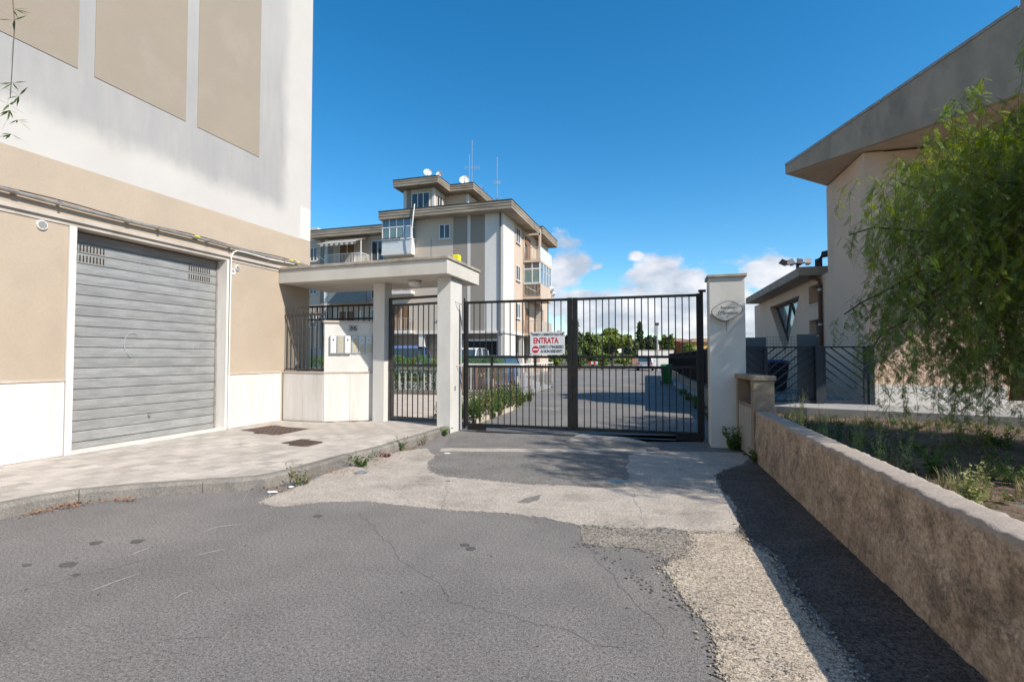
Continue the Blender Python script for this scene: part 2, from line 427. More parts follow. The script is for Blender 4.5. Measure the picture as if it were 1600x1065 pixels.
class MB:
    """collects shapes; build() links them as ONE mesh object"""

    def __init__(s):
        s.v, s.f, s.mi, s.mats, s.tone = [], [], [], [], []
        s.cur = 0

    def mat(s, name):
        if name not in s.mats:
            s.mats.append(name)
        s.cur = s.mats.index(name)
        return s

    def poly(s, pts, flip=False):
        n = len(s.v)
        s.v += [tuple(p) for p in pts]
        idx = list(range(n, n + len(pts)))
        s.f.append(idx[::-1] if flip else idx)
        s.mi.append(s.cur)
        return s

    def hexa(s, p):            # p: 4 bottom ccw, 4 top ccw
        n = len(s.v)
        s.v += [tuple(q) for q in p]
        for f in ((3, 2, 1, 0), (4, 5, 6, 7), (0, 1, 5, 4), (1, 2, 6, 5), (2, 3, 7, 6), (3, 0, 4, 7)):
            s.f.append([n + i for i in f]); s.mi.append(s.cur)
        return s

    def box(s, x0, x1, y0, y1, z0, z1):
        return s.hexa([(x0, y0, z0), (x1, y0, z0), (x1, y1, z0), (x0, y1, z0), (x0, y0, z1), (x1, y0, z1), (x1, y1, z1), (x0, y1, z1)])

    def obox(s, c, ax, hl, hw, z0, z1):        # box centred on c, long axis (ax) in plan
        a = Vector((ax[0], ax[1])).normalized(); n = Vector((-a.y, a.x)); c = Vector(c[:2])
        q = [c - a * hl - n * hw, c + a * hl - n * hw, c + a * hl + n * hw, c - a * hl + n * hw]
        return s.hexa([(p.x, p.y, z0) for p in q] + [(p.x, p.y, z1) for p in q])

    def bar(s, a, b, w, d=None, up=(0, 0, 1)):   # rectangular bar between two points
        a, b = Vector(a), Vector(b); d = w if d is None else d
        t = (b - a).normalized()
        u = Vector(up)
        if abs(t.dot(u)) > .98: u = Vector((0, 1, 0))
        x = t.cross(u).normalized() * (w / 2); y = x.cross(t).normalized() * (d / 2)
        return s.hexa([a - x - y, a + x - y, a + x + y, a - x + y, b - x - y, b + x - y, b + x + y, b - x + y])

    def prism(s, pts, z0, z1, top=True, bottom=True):
        n = len(s.v); k = len(pts)
        fz = z1 if callable(z1) else (lambda x, y: z1)
        fb = z0 if callable(z0) else (lambda x, y: z0)
        s.v += [(p[0], p[1], fb(*p[:2])) for p in pts] + [(p[0], p[1], fz(*p[:2])) for p in pts]
        for i in range(k):
            j = (i + 1) % k
            s.f.append([n + i, n + j, n + k + j, n + k + i]); s.mi.append(s.cur)
        if top: s.f.append([n + k + i for i in range(k)]); s.mi.append(s.cur)
        if bottom: s.f.append([n + i for i in range(k)][::-1]); s.mi.append(s.cur)
        return s

    def tube(s, pts, r, seg=8, caps=True):
        pts = [Vector(p) for p in pts]
        rs = r if isinstance(r, (list, tuple)) else [r] * len(pts)
        n0 = len(s.v)
        ref = Vector((0, 0, 1))
        for i, p in enumerate(pts):
            t = (pts[min(i + 1, len(pts) - 1)] - pts[max(i - 1, 0)]).normalized()
            rf = ref if abs(t.dot(ref)) < .95 else Vector((1, 0, 0))
            x = t.cross(rf).normalized(); y = x.cross(t)
            for k in range(seg):
                a = 2 * math.pi * k / seg
                s.v.append(tuple(p + (x * math.cos(a) + y * math.sin(a)) * rs[i]))
        for i in range(len(pts) - 1):
            for k in range(seg):
                a = n0 + i * seg + k; b = n0 + i * seg + (k + 1) % seg
                s.f.append([a, b, b + seg, a + seg]); s.mi.append(s.cur)
        if caps:
            s.f.append([n0 + k for k in range(seg)][::-1]); s.mi.append(s.cur)
            e = n0 + (len(pts) - 1) * seg
            s.f.append([e + k for k in range(seg)]); s.mi.append(s.cur)
        return s

    def disc(s, c, nrm, r, th, seg=24, r2=None):
        c = Vector(c); nrm = Vector(nrm).normalized()
        return s.tube([c, c + nrm * th], [r, r2 if r2 is not None else r], seg)

    def mesh(s, name, smooth=False, bevel=0.0):
        me = bpy.data.meshes.new(name)
        me.from_pydata(s.v, [], s.f)
        for m in s.mats: me.materials.append(MATS[m])
        if len(s.mats) > 1:
            me.polygons.foreach_set('material_index', s.mi)
        bm = bmesh.new(); bm.from_mesh(me)
        bmesh.ops.recalc_face_normals(bm, faces=bm.faces[:])
        if bevel:
            bmesh.ops.remove_doubles(bm, verts=bm.verts[:], dist=1e-5)
            es = [e for e in bm.edges if len(e.link_faces) == 2 and e.calc_face_angle(0) > .5]
            bmesh.ops.bevel(bm, geom=es, offset=bevel, segments=1, affect='EDGES', profile=.6)
        if smooth:
            for f in bm.faces: f.smooth = True
        bm.to_mesh(me); bm.free()
        me.update()
        return me

    def build(s, name, parent=None, smooth=False, bevel=0.0):
        return link(name, s.mesh(name, smooth, bevel), parent)


def world0(o):
    return WORLD0.get(o.name, Vector((0, 0, 0)))


def link(name, me, parent=None, at=(0, 0, 0), rot=None):
    """link a mesh whose local origin sits at world point 'at'"""
    o = bpy.data.objects.new(name, me)
    C.objects.link(o)
    if parent is not None:
        o.parent = parent
        o.location = Vector(at) - world0(parent)
    else:
        o.location = at
    if rot: o.rotation_euler = rot
    WORLD0[o.name] = Vector(at)
    return o


def tag(o, label=None, cat=None, group=None, kind=None):
    if label: o['label'] = label
    if cat: o['category'] = cat
    if group: o['group'] = group
    if kind: o['kind'] = kind
    return o


def thing(name, at, label, cat, group=None):
    o = bpy.data.objects.new(name, None)
    C.objects.link(o)
    o.location = at
    o.empty_display_size = .2
    WORLD0[o.name] = Vector(at)
    return tag(o, label, cat, group)


def one(name, mb, label, cat, group=None, smooth=False, bevel=0.0, base=None):
    """a thing that is a single mesh; its origin at base"""
    me = mb.mesh(name, smooth, bevel)
    base = Vector(base) if base is not None else Vector(me.vertices[0].co)
    me.transform(Matrix.Translation(-base))
    return tag(link(name, me, None, base), label, cat, group)


def structure(name, mb, parent=None, smooth=False, bevel=0.0):
    o = mb.build(name, parent, smooth, bevel)
    o['kind'] = 'structure'
    return o


def copy_tree(o, parent=None):
    c = o.copy(); C.objects.link(c)
    if parent is not None: c.parent = parent
    for ch in list(o.children): copy_tree(ch, c)
    return c


def dup(o, loc, rz=0.0, label=None):
    c = copy_tree(o)
    c.location = loc; c.rotation_euler = (0, 0, rz)
    if label: c['label'] = label
    return c


def text_mesh(s, size, depth=.002, bold=0.0, wide=1.0, shear=0.0):
    cu = bpy.data.curves.new('lettering', 'FONT')
    cu.body = s; cu.size = size; cu.extrude = depth / 2; cu.offset = bold
    cu.align_x = 'CENTER'; cu.align_y = 'CENTER'; cu.shear = shear
    cu.resolution_u = 3
    o = bpy.data.objects.new('lettering', cu)
    C.objects.link(o)
    bpy.context.view_layer.update()
    me = bpy.data.meshes.new_from_object(o.evaluated_get(bpy.context.evaluated_depsgraph_get()))
    bpy.data.objects.remove(o)
    me.transform(Matrix.Diagonal((wide, 1, 1, 1)))
    return me


def put_text(s, size, parent, at, nrm, material, name='lettering', **k):
    """flat lettering facing the horizontal direction nrm"""
    me = text_mesh(s, size, **k)
    me.materials.clear(); me.materials.append(MATS[material])
    n = Vector(nrm).normalized(); x = Vector((0, 0, 1)).cross(n)
    R = Matrix((x, Vector((0, 0, 1)), n)).transposed().to_4x4()
    me.transform(R)
    return link(name, me, parent, at)


# numpy leaf clouds: every leaf is a two-triangle quad with its own tone
def quads_object(name, ctr, du, dv, tone, material, parent=None, kind='stuff', extra_mats=None, mi=None):
    n = len(ctr)
    V = np.empty((n, 4, 3), np.float32)
    V[:, 0] = ctr - dv * 0.5
    V[:, 1] = ctr + du * 0.5 
    V[:, 2] = ctr + dv * 0.5
    V[:, 3] = ctr - du * 0.5
    return quads_from(name, V, tone, material, parent, kind, extra_mats, mi)


def quads_from(name, V, tone, material, parent=None, kind='stuff', extra_mats=None, mi=None):
    n = len(V)
    me = bpy.data.meshes.new(name)
    off = world0(parent) if parent is not None else Vector((0, 0, 0))
    me.vertices.add(n * 4); me.loops.add(n * 4); me.polygons.add(n)
    me.vertices.foreach_set('co', np.ascontiguousarray(V.reshape(-1), np.float32))
    me.loops.foreach_set('vertex_index', np.arange(n * 4, dtype=np.int32))
    me.polygons.foreach_set('loop_start', np.arange(0, n * 4, 4, dtype=np.int32))
    me.polygons.foreach_set('loop_total', np.full(n, 4, np.int32))
    me.materials.append(MATS[material])
    for e in (extra_mats or []): me.materials.append(MATS[e])
    if mi is not None: me.polygons.foreach_set('material_index', mi.astype(np.int32))
    a = me.attributes.new('tone', 'FLOAT', 'POINT')
    a.data.foreach_set('value', np.repeat(tone.astype(np.float32), 4))
    me.update(calc_edges=True)
    o = link(name, me, parent)
    if kind: o['kind'] = kind
    return o


def rnd_unit(rg, n):
    v = rg.normal(size=(n, 3)); return v / np.linalg.norm(v, axis=1)[:, None]


RA = math.radians(2.5)                       # the plots right of the gate lie 2.5 degrees off the left wall
def rf(x, y, ox=0.0, oy=0.0):                # right-hand frame -> world, turned about (ox, oy)
    dx, dy = x - ox, y - oy
    return (ox + dx * math.cos(RA) - dy * math.sin(RA), oy + dx * math.sin(RA) + dy * math.cos(RA))

rnd = random.Random(11)

# ------------------------------------------------------------------ GROUND
g = MB().mat('earth')
g.box(-1500, 1500, -600, 2500, -1.0, -0.06)
structure('ground', g)


def jag(pts, step=.12, amp=.035, seed=0, closed=True):
    """subdivide an outline and break it up, as torn asphalt edges are"""
    r = random.Random(seed)
    out = []
    n = len(pts)
    for i in range(n if closed else n - 1):
        a = Vector(pts[i][:2]); b = Vector(pts[(i + 1) % n][:2])
        k = max(1, int((b - a).length / step))
        t = (b - a).normalized(); q = Vector((-t.y, t.x))
        for j in range(k):
            p = a.lerp(b, j / k)
            w = mnoise.noise(Vector((p.x * 2.3, p.y * 2.3, seed * 7.1))) * amp * 2.0 + mnoise.noise(Vector((p.x * 11, p.y * 11, seed))) * amp * 1.3 + r.uniform(-amp, amp) * .55
            if j or i: p = p + q * w
            out.append((p.x, p.y))
    return out


def sheet(name, pts, z, material, th=.02):
    b = MB().mat(material)
    b.prism(pts, z - th, z)
    o = structure(name, b)
    return o


# street forecourt (asphalt) and the yard road behind the gate
b = MB().mat('asphalt').prism([(-7.2, -12), (9, -12), (9, 9.02), (-7.2, 9.02)], -.05, 0)
structure('forecourt_asphalt', b)
yard = [(-3.9, 9.02), (1.3, 9.02), (.85, 20), (.4, 30), (-.6, 44), (6, 60), (6, 75), (-30, 75), (-30, 47), (-10.2, 46), (-10.2, 36.4), (-8.5, 32), (-5.3, 24), (-4.7, 17.2), (-3.95, 13)]
b = MB().mat('asphalt_yard').prism(yard, -.05, -.004)
structure('yard_road', b)
b = MB().mat('walkway_concrete').prism([(-30, 16.9), (-5.3, 17.1), (-5.4, 24), (-8.6, 32), (-10.3, 36.4), (-10.3, 46), (-40, 47)], -.05, .03)
structure('yard_pavement', b)
for k, (u0, u1, v0, v1) in enumerate([(768, 812, 634, 641), (835, 868, 612, 615), (905, 955, 606, 609), (842, 876, 636, 641), (905, 965, 661, 669)]):
    q = [gz(u0, v1, .0), gz(u1, v1, .0), gz(u1, v0, .0), gz(u0, v0, .0)]
    sheet('asphalt_repair', jag(q, .12, .08, 40 + k), .002 + .0002 * k, 'kerb_concrete', .004)
q = [gz(*p) for p in [(905, 690), (905, 662), (985, 640), (1040, 650), (1098, 668), (1098, 690)]]
sheet('asphalt_repair', jag(q, .2, .05, 61), .003, 'asphalt_worn', .004)

# light concrete apron round a darker patch, seen across the forecourt
outer = [(404, 785), (425, 776), (460, 762), (505, 742), (560, 724), (600, 711), (640, 703), (664, 701), (680, 712), (668, 724), (672, 738), (700, 745), (760, 751), (830, 757), (900, 760), (950, 763),
         (978, 762), (984, 745), (978, 728), (984, 712), (1010, 706), (1080, 706), (1158, 708), (1172, 716), (1162, 726), (1135, 733), (1118, 743), (1128, 765), (1150, 790), (1156, 815), (1149, 831), (1075, 831),
         (1030, 824), (960, 824), (905, 820), (850, 808), (800, 803), (740, 799), (700, 797), (640, 790), (565, 783), (500, 784), (455, 790), (425, 791)]
sheet('concrete_apron', jag([gz(*p) for p in outer], .03, .02, 3), .006, 'concrete_apron')
inner = [(664, 701), (686, 706), (978, 706), (990, 712), (978, 728), (984, 745), (978, 764), (900, 762), (760, 753), (668, 742), (664, 724), (676, 712)]
sheet('worn_asphalt_patch', jag([gz(*p) for p in inner], .035, .02, 5), .0045, 'asphalt_worn')
stripi = [(690, 700), (1010, 702), (1010, 706), (686, 705)]
sheet('concrete_joint', jag([gz(*p) for p in stripi], .1, .004, 6), .005, 'concrete_apron')
near_gate = [(705, 676), (1100, 681), (1110, 700), (1012, 701), (694, 699)]
sheet('threshold_asphalt', jag([gz(*p) for p in near_gate], .15, .01, 7), .003, 'asphalt_worn')
agg = [(1078, 833), (1150, 832), (1170, 850), (1205, 870), (1225, 910), (1262, 960), (1310, 1010), (1340, 1060), (1390, 1150), (1150, 1150), (1130, 1065), (1118, 1010), (1108, 975), (1078, 945), (1058, 925), (1050, 900), (1036, 888), (1046, 874), (1075, 868), (1080, 850)]
sheet('coarse_aggregate_patch', jag([gz(*p) for p in agg], .022, .017, 8), .0055, 'aggregate')
mid = [(905, 821), (1000, 825), (1079, 833), (1082, 850), (1078, 868), (1047, 874), (1010, 862), (985, 856), (925, 853), (908, 848)]
sheet('coarse_asphalt_strip', jag([gz(*p) for p in mid], .025, .016, 9), .0035, 'aggregate_mid')
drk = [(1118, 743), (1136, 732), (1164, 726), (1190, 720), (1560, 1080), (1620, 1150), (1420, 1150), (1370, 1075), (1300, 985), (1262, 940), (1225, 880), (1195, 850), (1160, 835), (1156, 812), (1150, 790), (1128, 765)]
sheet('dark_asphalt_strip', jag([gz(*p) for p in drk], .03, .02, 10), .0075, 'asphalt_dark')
# crumbs broken off the patch edges soften every seam
def crumbs(name, outline, material, z, n, spread, seed, label):
    r = random.Random(seed); mb = MB().mat(material)
    pts = [gz(*p) for p in outline]
    segs = list(zip(pts, pts[1:] + pts[:1])); ln = [(Vector(a) - Vector(c)).length for a, c in segs]
    for _ in range(n):
        a, c = r.choices(segs, ln)[0]
        p = Vector(a).lerp(Vector(c), r.random()) + Vector((r.gauss(0, spread), r.gauss(0, spread)))
        if p.x > wx0(p.y) - .02 or p.y < .3: continue
        q = r.choice((.0025, .003, .004, .006, .009)); k = r.choice((5, 6, 7)); o = r.uniform(0, 6)
        mb.prism([(p.x + q * math.cos(o + 6.283 * i / k) * r.uniform(.6, 1.2), p.y + q * math.sin(o + 6.283 * i / k) * r.uniform(.6, 1.2)) for i in range(k)], z - .004, z + q * .12 + .0015 * r.random(), bottom=False)
    o = mb.build(name); o['kind'] = 'stuff'; o['label'] = label
def wx0(y): return 1.11 + (7.56 - y) * .0425
crumbs('concrete_crumbs', outer, 'concrete_apron', .0062, 1500, .03, 1, 'pale crumbs along the broken edge of the concrete apron')
crumbs('aggregate_crumbs', agg, 'aggregate', .0085, 1100, .03, 2, 'coarse stones strewn along the edges of the gravelly patch')
crumbs('asphalt_crumbs', agg[-12:] + mid, 'asphalt_worn', .0075, 700, .04, 3, 'grey crumbs along the seams of the coarse strip')
crumbs('dark_crumbs', drk[:4] + drk[9:], 'asphalt_dark', .0078, 700, .04, 4, 'dark crumbs along the edge of the dark asphalt strip')
# garden soil behind the low wall
b = MB().mat('soil')
nx, ny = 60, 90
gx = np.linspace(0, 14, nx); gy = np.linspace(-6, 13.6, ny)
idx = {}
for j in range(ny):
    for i in range(nx):
        x0, y0 = 1.36 + (7.6 - gy[j]) * .04 - .06, gy[j]
        x, y = x0 + gx[i], y0
        z = .03 + .05 * mnoise.noise(Vector((x * .8, y * .8, 0))) + .03 * mnoise.noise(Vector((x * 3, y * 3, 2)))
        idx[i, j] = len(b.v); b.v.append((x, y, z))
for j in range(ny - 1):
    for i in range(nx - 1):
        b.f.append([idx[i, j], idx[i + 1, j], idx[i + 1, j + 1], idx[i, j + 1]]); b.mi.append(0)
structure('garden_soil', b, smooth=True)

# ------------------------------------------------------------------ SIDEWALK AND KERB
kp = [(-5.62, -8), (-5.60, 1.5), (-5.57, 2.6), (-5.53, 3.2), (-5.42, 3.52), (-5.14, 3.80), (-4.74, 4.08), (-4.35, 4.30), (-4.14, 4.52), (-4.05, 4.9), (-4.02, 5.7), (-3.92, 6.5), (-3.88, 7.4), (-3.86, 8.72)]


def resample(pts, step):
    out = [Vector(pts[0])]
    for a, b_ in zip(pts, pts[1:]):
        a, b_ = Vector(a), Vector(b_)
        k = max(1, round((b_ - a).length / step))
        for j in range(1, k + 1): out.append(a.lerp(b_, j / k))
    return out


kr = resample(kp, .16)
nrmk = []
for i, p in enumerate(kr):
    t = (kr[min(i + 1, len(kr) - 1)] - kr[max(i - 1, 0)]).normalized()
    nrmk.append(Vector((-t.y, t.x)))
KW = .13
kerb = thing('kerb', (-5.6, -8, 0), None, None); kerb['kind'] = 'structure'
i = 0
while i < len(kr) - 1:
    j = min(i + 6, len(kr) - 1)
    mb = MB().mat('kerb_concrete')
    prev = None
    dz = rnd.uniform(-.004, .004)
    for q in range(i, j + 1):
        p, n = kr[q], nrmk[q]
        e = .003 if q == i else (-.003 if q == j else 0)
        t = Vector((n.y, -n.x))
        p = p + t * e
        h = .125 + dz + .003 * mnoise.noise(Vector((p.x * 5, p.y * 5, 0)))
        w = .006 * mnoise.noise(Vector((p.x * 4, p.y * 4, 5)))
        o1 = p + n * (w); o2 = p + n * (.022 + w); o3 = p + n * KW
        cur = [(o1.x, o1.y, -.04), (o1.x, o1.y, h - .03), (o2.x, o2.y, h), (o3.x, o3.y, h), (o3.x, o3.y, -.04)]
        base = len(mb.v); mb.v += cur
        if prev is not None:
            for a in range(5):
                c2 = (a + 1) % 5
                mb.f.append([prev + a, prev + c2, base + c2, base + a]); mb.mi.append(0)
        else:
            mb.f.append([base + a for a in range(5)]); mb.mi.append(0)
        prev = base
    mb.f.append([prev + a for a in range(5)][::-1]); mb.mi.append(0)
    mb.build('kerb_stone', kerb)
    i = j

side_poly = [(p.x + n.x * (KW - .01), p.y + n.y * (KW - .01)) for p, n in zip(kr, nrmk)]
# bedding under the tiles, tile colour dust
b = MB().mat('tile_joint').prism([(-7.8, -8)] + side_poly + [(-3.98, 9.6), (-7.8, 9.6)], -.04, .112)
sidewalk = structure('sidewalk', b)


def inside(x, y, poly):
    c = False
    j = len(poly) - 1
    for i in range(len(poly)):
        xi, yi = poly[i]; xj, yj = poly[j]
        if (yi > y) != (yj > y) and x < (xj - xi) * (y - yi) / (yj - yi) + xi: c = not c
        j = i
    return c


reg = [(-7.57, -8)] + side_poly + [(-3.98, 9.3), (-7.57, 9.3)]
T = .2
tiles = []
for jy in range(int((9.2 + 4) / T) + 1):
    for ix in range(int((7.57 - 3.8) / T) + 1):
        x0 = -7.56 + ix * T; y0 = 9.2 - (jy + 1) * T
        c = [(x0, y0), (x0 + T, y0), (x0 + T, y0 + T), (x0, y0 + T)]
        ins = [inside(x, y, reg) for x, y in c]
        if not any(ins): continue
        if not all(ins):      # trim against the nearest kerb edge
            cx, cy = x0 + T / 2, y0 + T / 2
            k = min(range(len(side_poly)), key=lambda q: (side_poly[q][0] - cx) ** 2 + (side_poly[q][1] - cy) ** 2)
            n = nrmk[k]; p0 = Vector(side_poly[k]) + n * .004
            if cy > 9.0 : continue
            out = []
            for a in range(4):
                P, Q = Vector(c[a]), Vector(c[(a + 1) % 4])
                da, db = (P - p0).dot(n), (Q - p0).dot(n)
                if da >= 0: out.append(P)
                if (da >= 0) != (db >= 0): out.append(P.lerp(Q, da / (da - db)))
            if len(out) < 3: continue
            c = [(q.x, q.y) for q in out]
        cx = sum(q[0] for q in c) / len(c); cy = sum(q[1] for q in c) / len(c)
        # shrink for the joint
        c = [(cx + (q[0] - cx) * .975, cy + (q[1] - cy) * .975) for q in c]
        d = Vector((cx, cy, .12 - EYE))
        f = d.dot(_F); vis = f > .5 and abs(d.dot(_R) / f) < 1.02 and abs(d.dot(_U) / f) < .69
        # keep tiles clear of the two manhole covers and the low wall
        tiles.append((f if vis else 100 + f, (ix + jy) % 2, c, cx, cy))
tiles.sort(key=lambda t: t[0])
covers = [[(-7.24, 7.24), (-7.18, 7.96), (-6.22, 7.74), (-6.19, 6.9)], [(-5.56, 6.34), (-5.53, 6.74), (-5.02, 6.64), (-5.05, 6.22)]]
tm = {}
rest = MB()
cnt = 0
for f, par, c, cx, cy in tiles:
    if any(inside(cx, cy, cv) for cv in covers): continue
    if cy > 8.62 and cx < -5.7 and cy > 8.6 + max(0, (cx + 6.55)) * .6: continue
    mname = 'tile_cream' if (par ^ (rnd.random() < .12)) else 'tile_grey'
    zt = .122 + rnd.uniform(-.0015, .0015)
    if cnt < 299 and f < 100:
        full = len(c) == 4 and abs((c[1][0] - c[0][0]) - T * .975) < 1e-4
        if full:
            if mname not in tm:
                h = T * .975 / 2
                tm[mname] = MB().mat(mname).box(-h, h, -h, h, -.03, 0).mesh('paving_tile', bevel=.0025)
            o = link('paving_tile', tm[mname], sidewalk, (cx, cy, zt))
            o.rotation_euler = (rnd.uniform(-.004, .004), rnd.uniform(-.004, .004), rnd.uniform(-.004, .004))
        else:
            mb = MB().mat(mname).prism([(q[0] - cx, q[1] - cy) for q in c], -.03, 0)
            link('paving_tile', mb.mesh('paving_tile'), sidewalk, (cx, cy, zt))
        cnt += 1
    else:
        rest.mat(mname).prism(c, zt - .03, zt)
rest.build('paving_tile_field', sidewalk)['kind'] = 'stuff'

# light path behind the pedestrian gate
b = MB().mat('coping_stone').prism([(-7.4, 9.62), (-3.9, 9.62), (-3.95, 13), (-4.7, 16.4), (-13, 16.2), (-13, 9.62)], -.05, .09)
structure('inner_path', b)

for cv, lab, w in ((covers[0], 'large rusty brown manhole cover in the pavement by the corner of the travertine wall', 'large'), (covers[1], 'smaller rusty brown manhole cover in the pavement, nearer the kerb', 'small')):
    c = Vector((sum(p[0] for p in cv) / 4, sum(p[1] for p in cv) / 4, .115))
    t = thing('manhole_cover', c, lab, 'manhole cover', 'manhole covers in the pavement')
    MB().mat('manhole_iron').prism(cv, .10, .121).build('frame', t)
    pl = MB().mat('manhole_iron')
    ins = [(c.x + (p[0] - c.x) * .93, c.y + (p[1] - c.y) * .93) for p in cv]
    pl.prism(ins, .118, .126)
    P = [Vector(p) for p in ins]
    for a in range(1, 12):
        for q in range(1, 16):
            s, tt = a / 12, q / 16
            if (a + q) % 2: continue
            e = P[0].lerp(P[1], s).lerp(P[3].lerp(P[2], s), tt)
            pl.box(e.x - .016, e.x + .016, e.y - .01, e.y + .01, .1255, .129)
    pl.build('lid', t)

# ------------------------------------------------------------------ LEFT APARTMENT BLOCK
WX = -7.57
blk = thing('apartment_building', (WX, 9.46, .1), 'tall beige and white rendered apartment block with a grey roller shutter, filling the left side', 'building')
wl = MB().mat('plaster_beige')
Y0 = -7.0
wl.box(WX - .5, WX, Y0, 4.70, .0, 3.14)
wl.box(WX - .5, WX, 7.27, 9.46, .0, 3.14)
wl.box(WX - .5, WX, Y0, 9.46, 3.26, 3.95)
wl.box(WX - .5, WX - .25, 4.70, 7.27, 0.0, .13)
wl.build('ground_floor_wall', blk)
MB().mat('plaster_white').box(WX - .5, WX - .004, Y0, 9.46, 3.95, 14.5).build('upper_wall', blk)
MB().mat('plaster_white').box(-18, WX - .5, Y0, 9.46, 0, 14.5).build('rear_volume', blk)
MB().mat('block_fascia').box(-18.6, WX + .5, Y0 - .5, 9.96, 14.5, 15.0).build('roof', blk)
for a, c2 in ((-5.5, -4.1), (-3.9, -2.5), (-2.3, -.9), (-.7, .7), (.9, 3.1), (3.32, 4.76), (4.97, 6.37), (6.59, 7.95)):
    MB().mat('plaster_panel').box(WX - .02, WX + .004, a, c2, 5.28, 13.9).build('painted_panel', blk)
MB().mat('block_white').box(WX - .02, WX + .003, 9.13, 9.455, 3.955, 4.66).build('plaster_repair', blk)
# ledge under the pipe
lg = MB().mat('plaster_lintel')
lg.box(WX - .3, WX + .012, Y0, 9.3, 3.14, 3.26)
lg.box(WX + .012, WX + .045, Y0, 9.28, 3.20, 3.245)
lg.build('string_course', blk)
# dado slabs and coping
def dado(parent, y0, y1, w=.52):
    n = max(1, round((y1 - y0) / w))
    for k in range(n):
        a = y0 + (y1 - y0) * k / n; e = y0 + (y1 - y0) * (k + 1) / n
        me = MB().mat('travertine').box(0, .022, .0015, (e - a) - .0015, 0, .965).mesh('dado_slab', bevel=.002)
        link('dado_slab', me, parent, (WX + rnd.uniform(0, .0015), a, .125))
dado(blk, -1.0, 4.695, .95)
dado(blk, 7.275, 8.60, .65)
MB().mat('coping_stone').box(WX - .01, WX + .036, -1.0, 4.695, 1.091, 1.118).build('dado_coping', blk)
MB().mat('coping_stone').box(WX - .01, WX + .036, 7.275, 8.58, 1.091, 1.118).build('dado_coping', blk)
# door surround
MB().mat('travertine').box(WX - .30, WX + .03, 4.705, 4.79, .12, 3.135).build('door_jamb', blk)
MB().mat('travertine').box(WX - .30, WX + .03, 7.22, 7.268, .12, 3.135).build('door_jamb', blk)
MB().mat('travertine').box(WX - .28, WX + .05, 4.79, 7.22, .118, .145).build('door_sill', blk)
# roller shutter: slats, vents, bottom rail
sh = MB().mat('shutter_steel')
DX = WX - .20
bot = sh.box(DX - .02, DX + .022, 4.795, 7.215, .15, .245).build('bottom_rail', None)
shut = bot
bpy.data.objects.remove(bot)
shut = MB().mat('vent_dark').box(DX - .06, DX - .02, 4.792, 7.218, .15, 3.13).build('roller_shutter', blk)
MB().mat('shutter_steel').box(DX - .02, DX + .020, 4.795, 7.215, .152, .235).build('bottom_rail', shut, bevel=.004)
z = .24
NS = 20
ph = (3.13 - .24) / NS
def slat_mesh(vent, material):
    """convex slat section, 12 cm high; vented slats carry two groups of slots"""
    mb = MB().mat(material)
    prof = [(-.012, .0), (.004, .003), (.009, .009), (.012, ph * .45), (.009, ph * .90), (.003, ph * .965), (-.012, ph * .975)]
    segs = [(4.80, 7.21)]
    L = len(prof)
    for (a, e) in segs:
        base = len(mb.v)
        for y in (a, e):
            mb.v += [(x, y - 6.0, zz) for x, zz in prof]
        for k in range(L - 1):
            mb.f.append([base + k, base + L + k, base + L + k + 1, base + k + 1]); mb.mi.append(0)
        mb.f.append([base + k for k in range(L)]); mb.mi.append(0)
        mb.f.append([base + L + k for k in range(L)][::-1]); mb.mi.append(0)
    if vent:
        mb.mat('slot_brown')
        for g0, g1, n in ((4.86, 5.30, 10), (6.63, 7.07, 10)):
            for k in range(n):
                y = g0 + (g1 - g0) * (k + .5) / n - 6.0
                mb.box(.0105, .0165, y - .008, y + .008, ph * .2, ph * .8)
    return mb.mesh('slat')
sm, sv, stp = slat_mesh(False, 'shutter_steel'), slat_mesh(True, 'shutter_steel'), slat_mesh(False, 'shutter_top')
for k in range(NS):
    me = stp if k >= NS - 1 else (sv if k in (NS - 3, NS - 2) else sm)
    link('slat', me, shut, (DX, 6.0, z + k * ph), (0, 0, rnd.uniform(-.0008, .0008)))
link('guide_rail', MB().mat('galvanised').box(-.03, .03, 0, .03, 0, 2.95).mesh('guide_rail'), shut, (DX, 7.188, .16))
link('guide_rail', MB().mat('galvanised').box(-.03, .03, 0, .03, 0, 2.95).mesh('guide_rail'), shut, (DX, 4.79, .16))
MB().mat('galvanised').tube([(DX + .01, 6.0, .5), (DX + .04, 6.0, .5)], .022, 12).build('lock', shut)
# chalky scribble on the shutter
sc = MB().mat('chalk')
pts = []
for k in range(10):
    a = math.radians(60 + k * 17); pts.append((DX + .0185, 5.72 + .13 * math.cos(a), 1.60 + .17 * math.sin(a)))
sc.tube(pts, .005, 5)
sc.tube([(DX + .0185, 5.63, 1.47), (DX + .0185, 5.70, 1.40)], .006, 5)
sc.build('paint_mark', shut)
sc = MB().mat('chalk')
for p, q in (((6.74, 1.55), (6.77, 1.62)), ((6.77, 1.62), (6.80, 1.55)), ((6.83, 1.55), (6.87, 1.60)), ((6.83, 1.60), (6.87, 1.55))):
    sc.tube([(DX + .0165, p[0], p[1]), (DX + .0165, q[0], q[1])], .004, 5)
sc.build('paint_mark', shut)
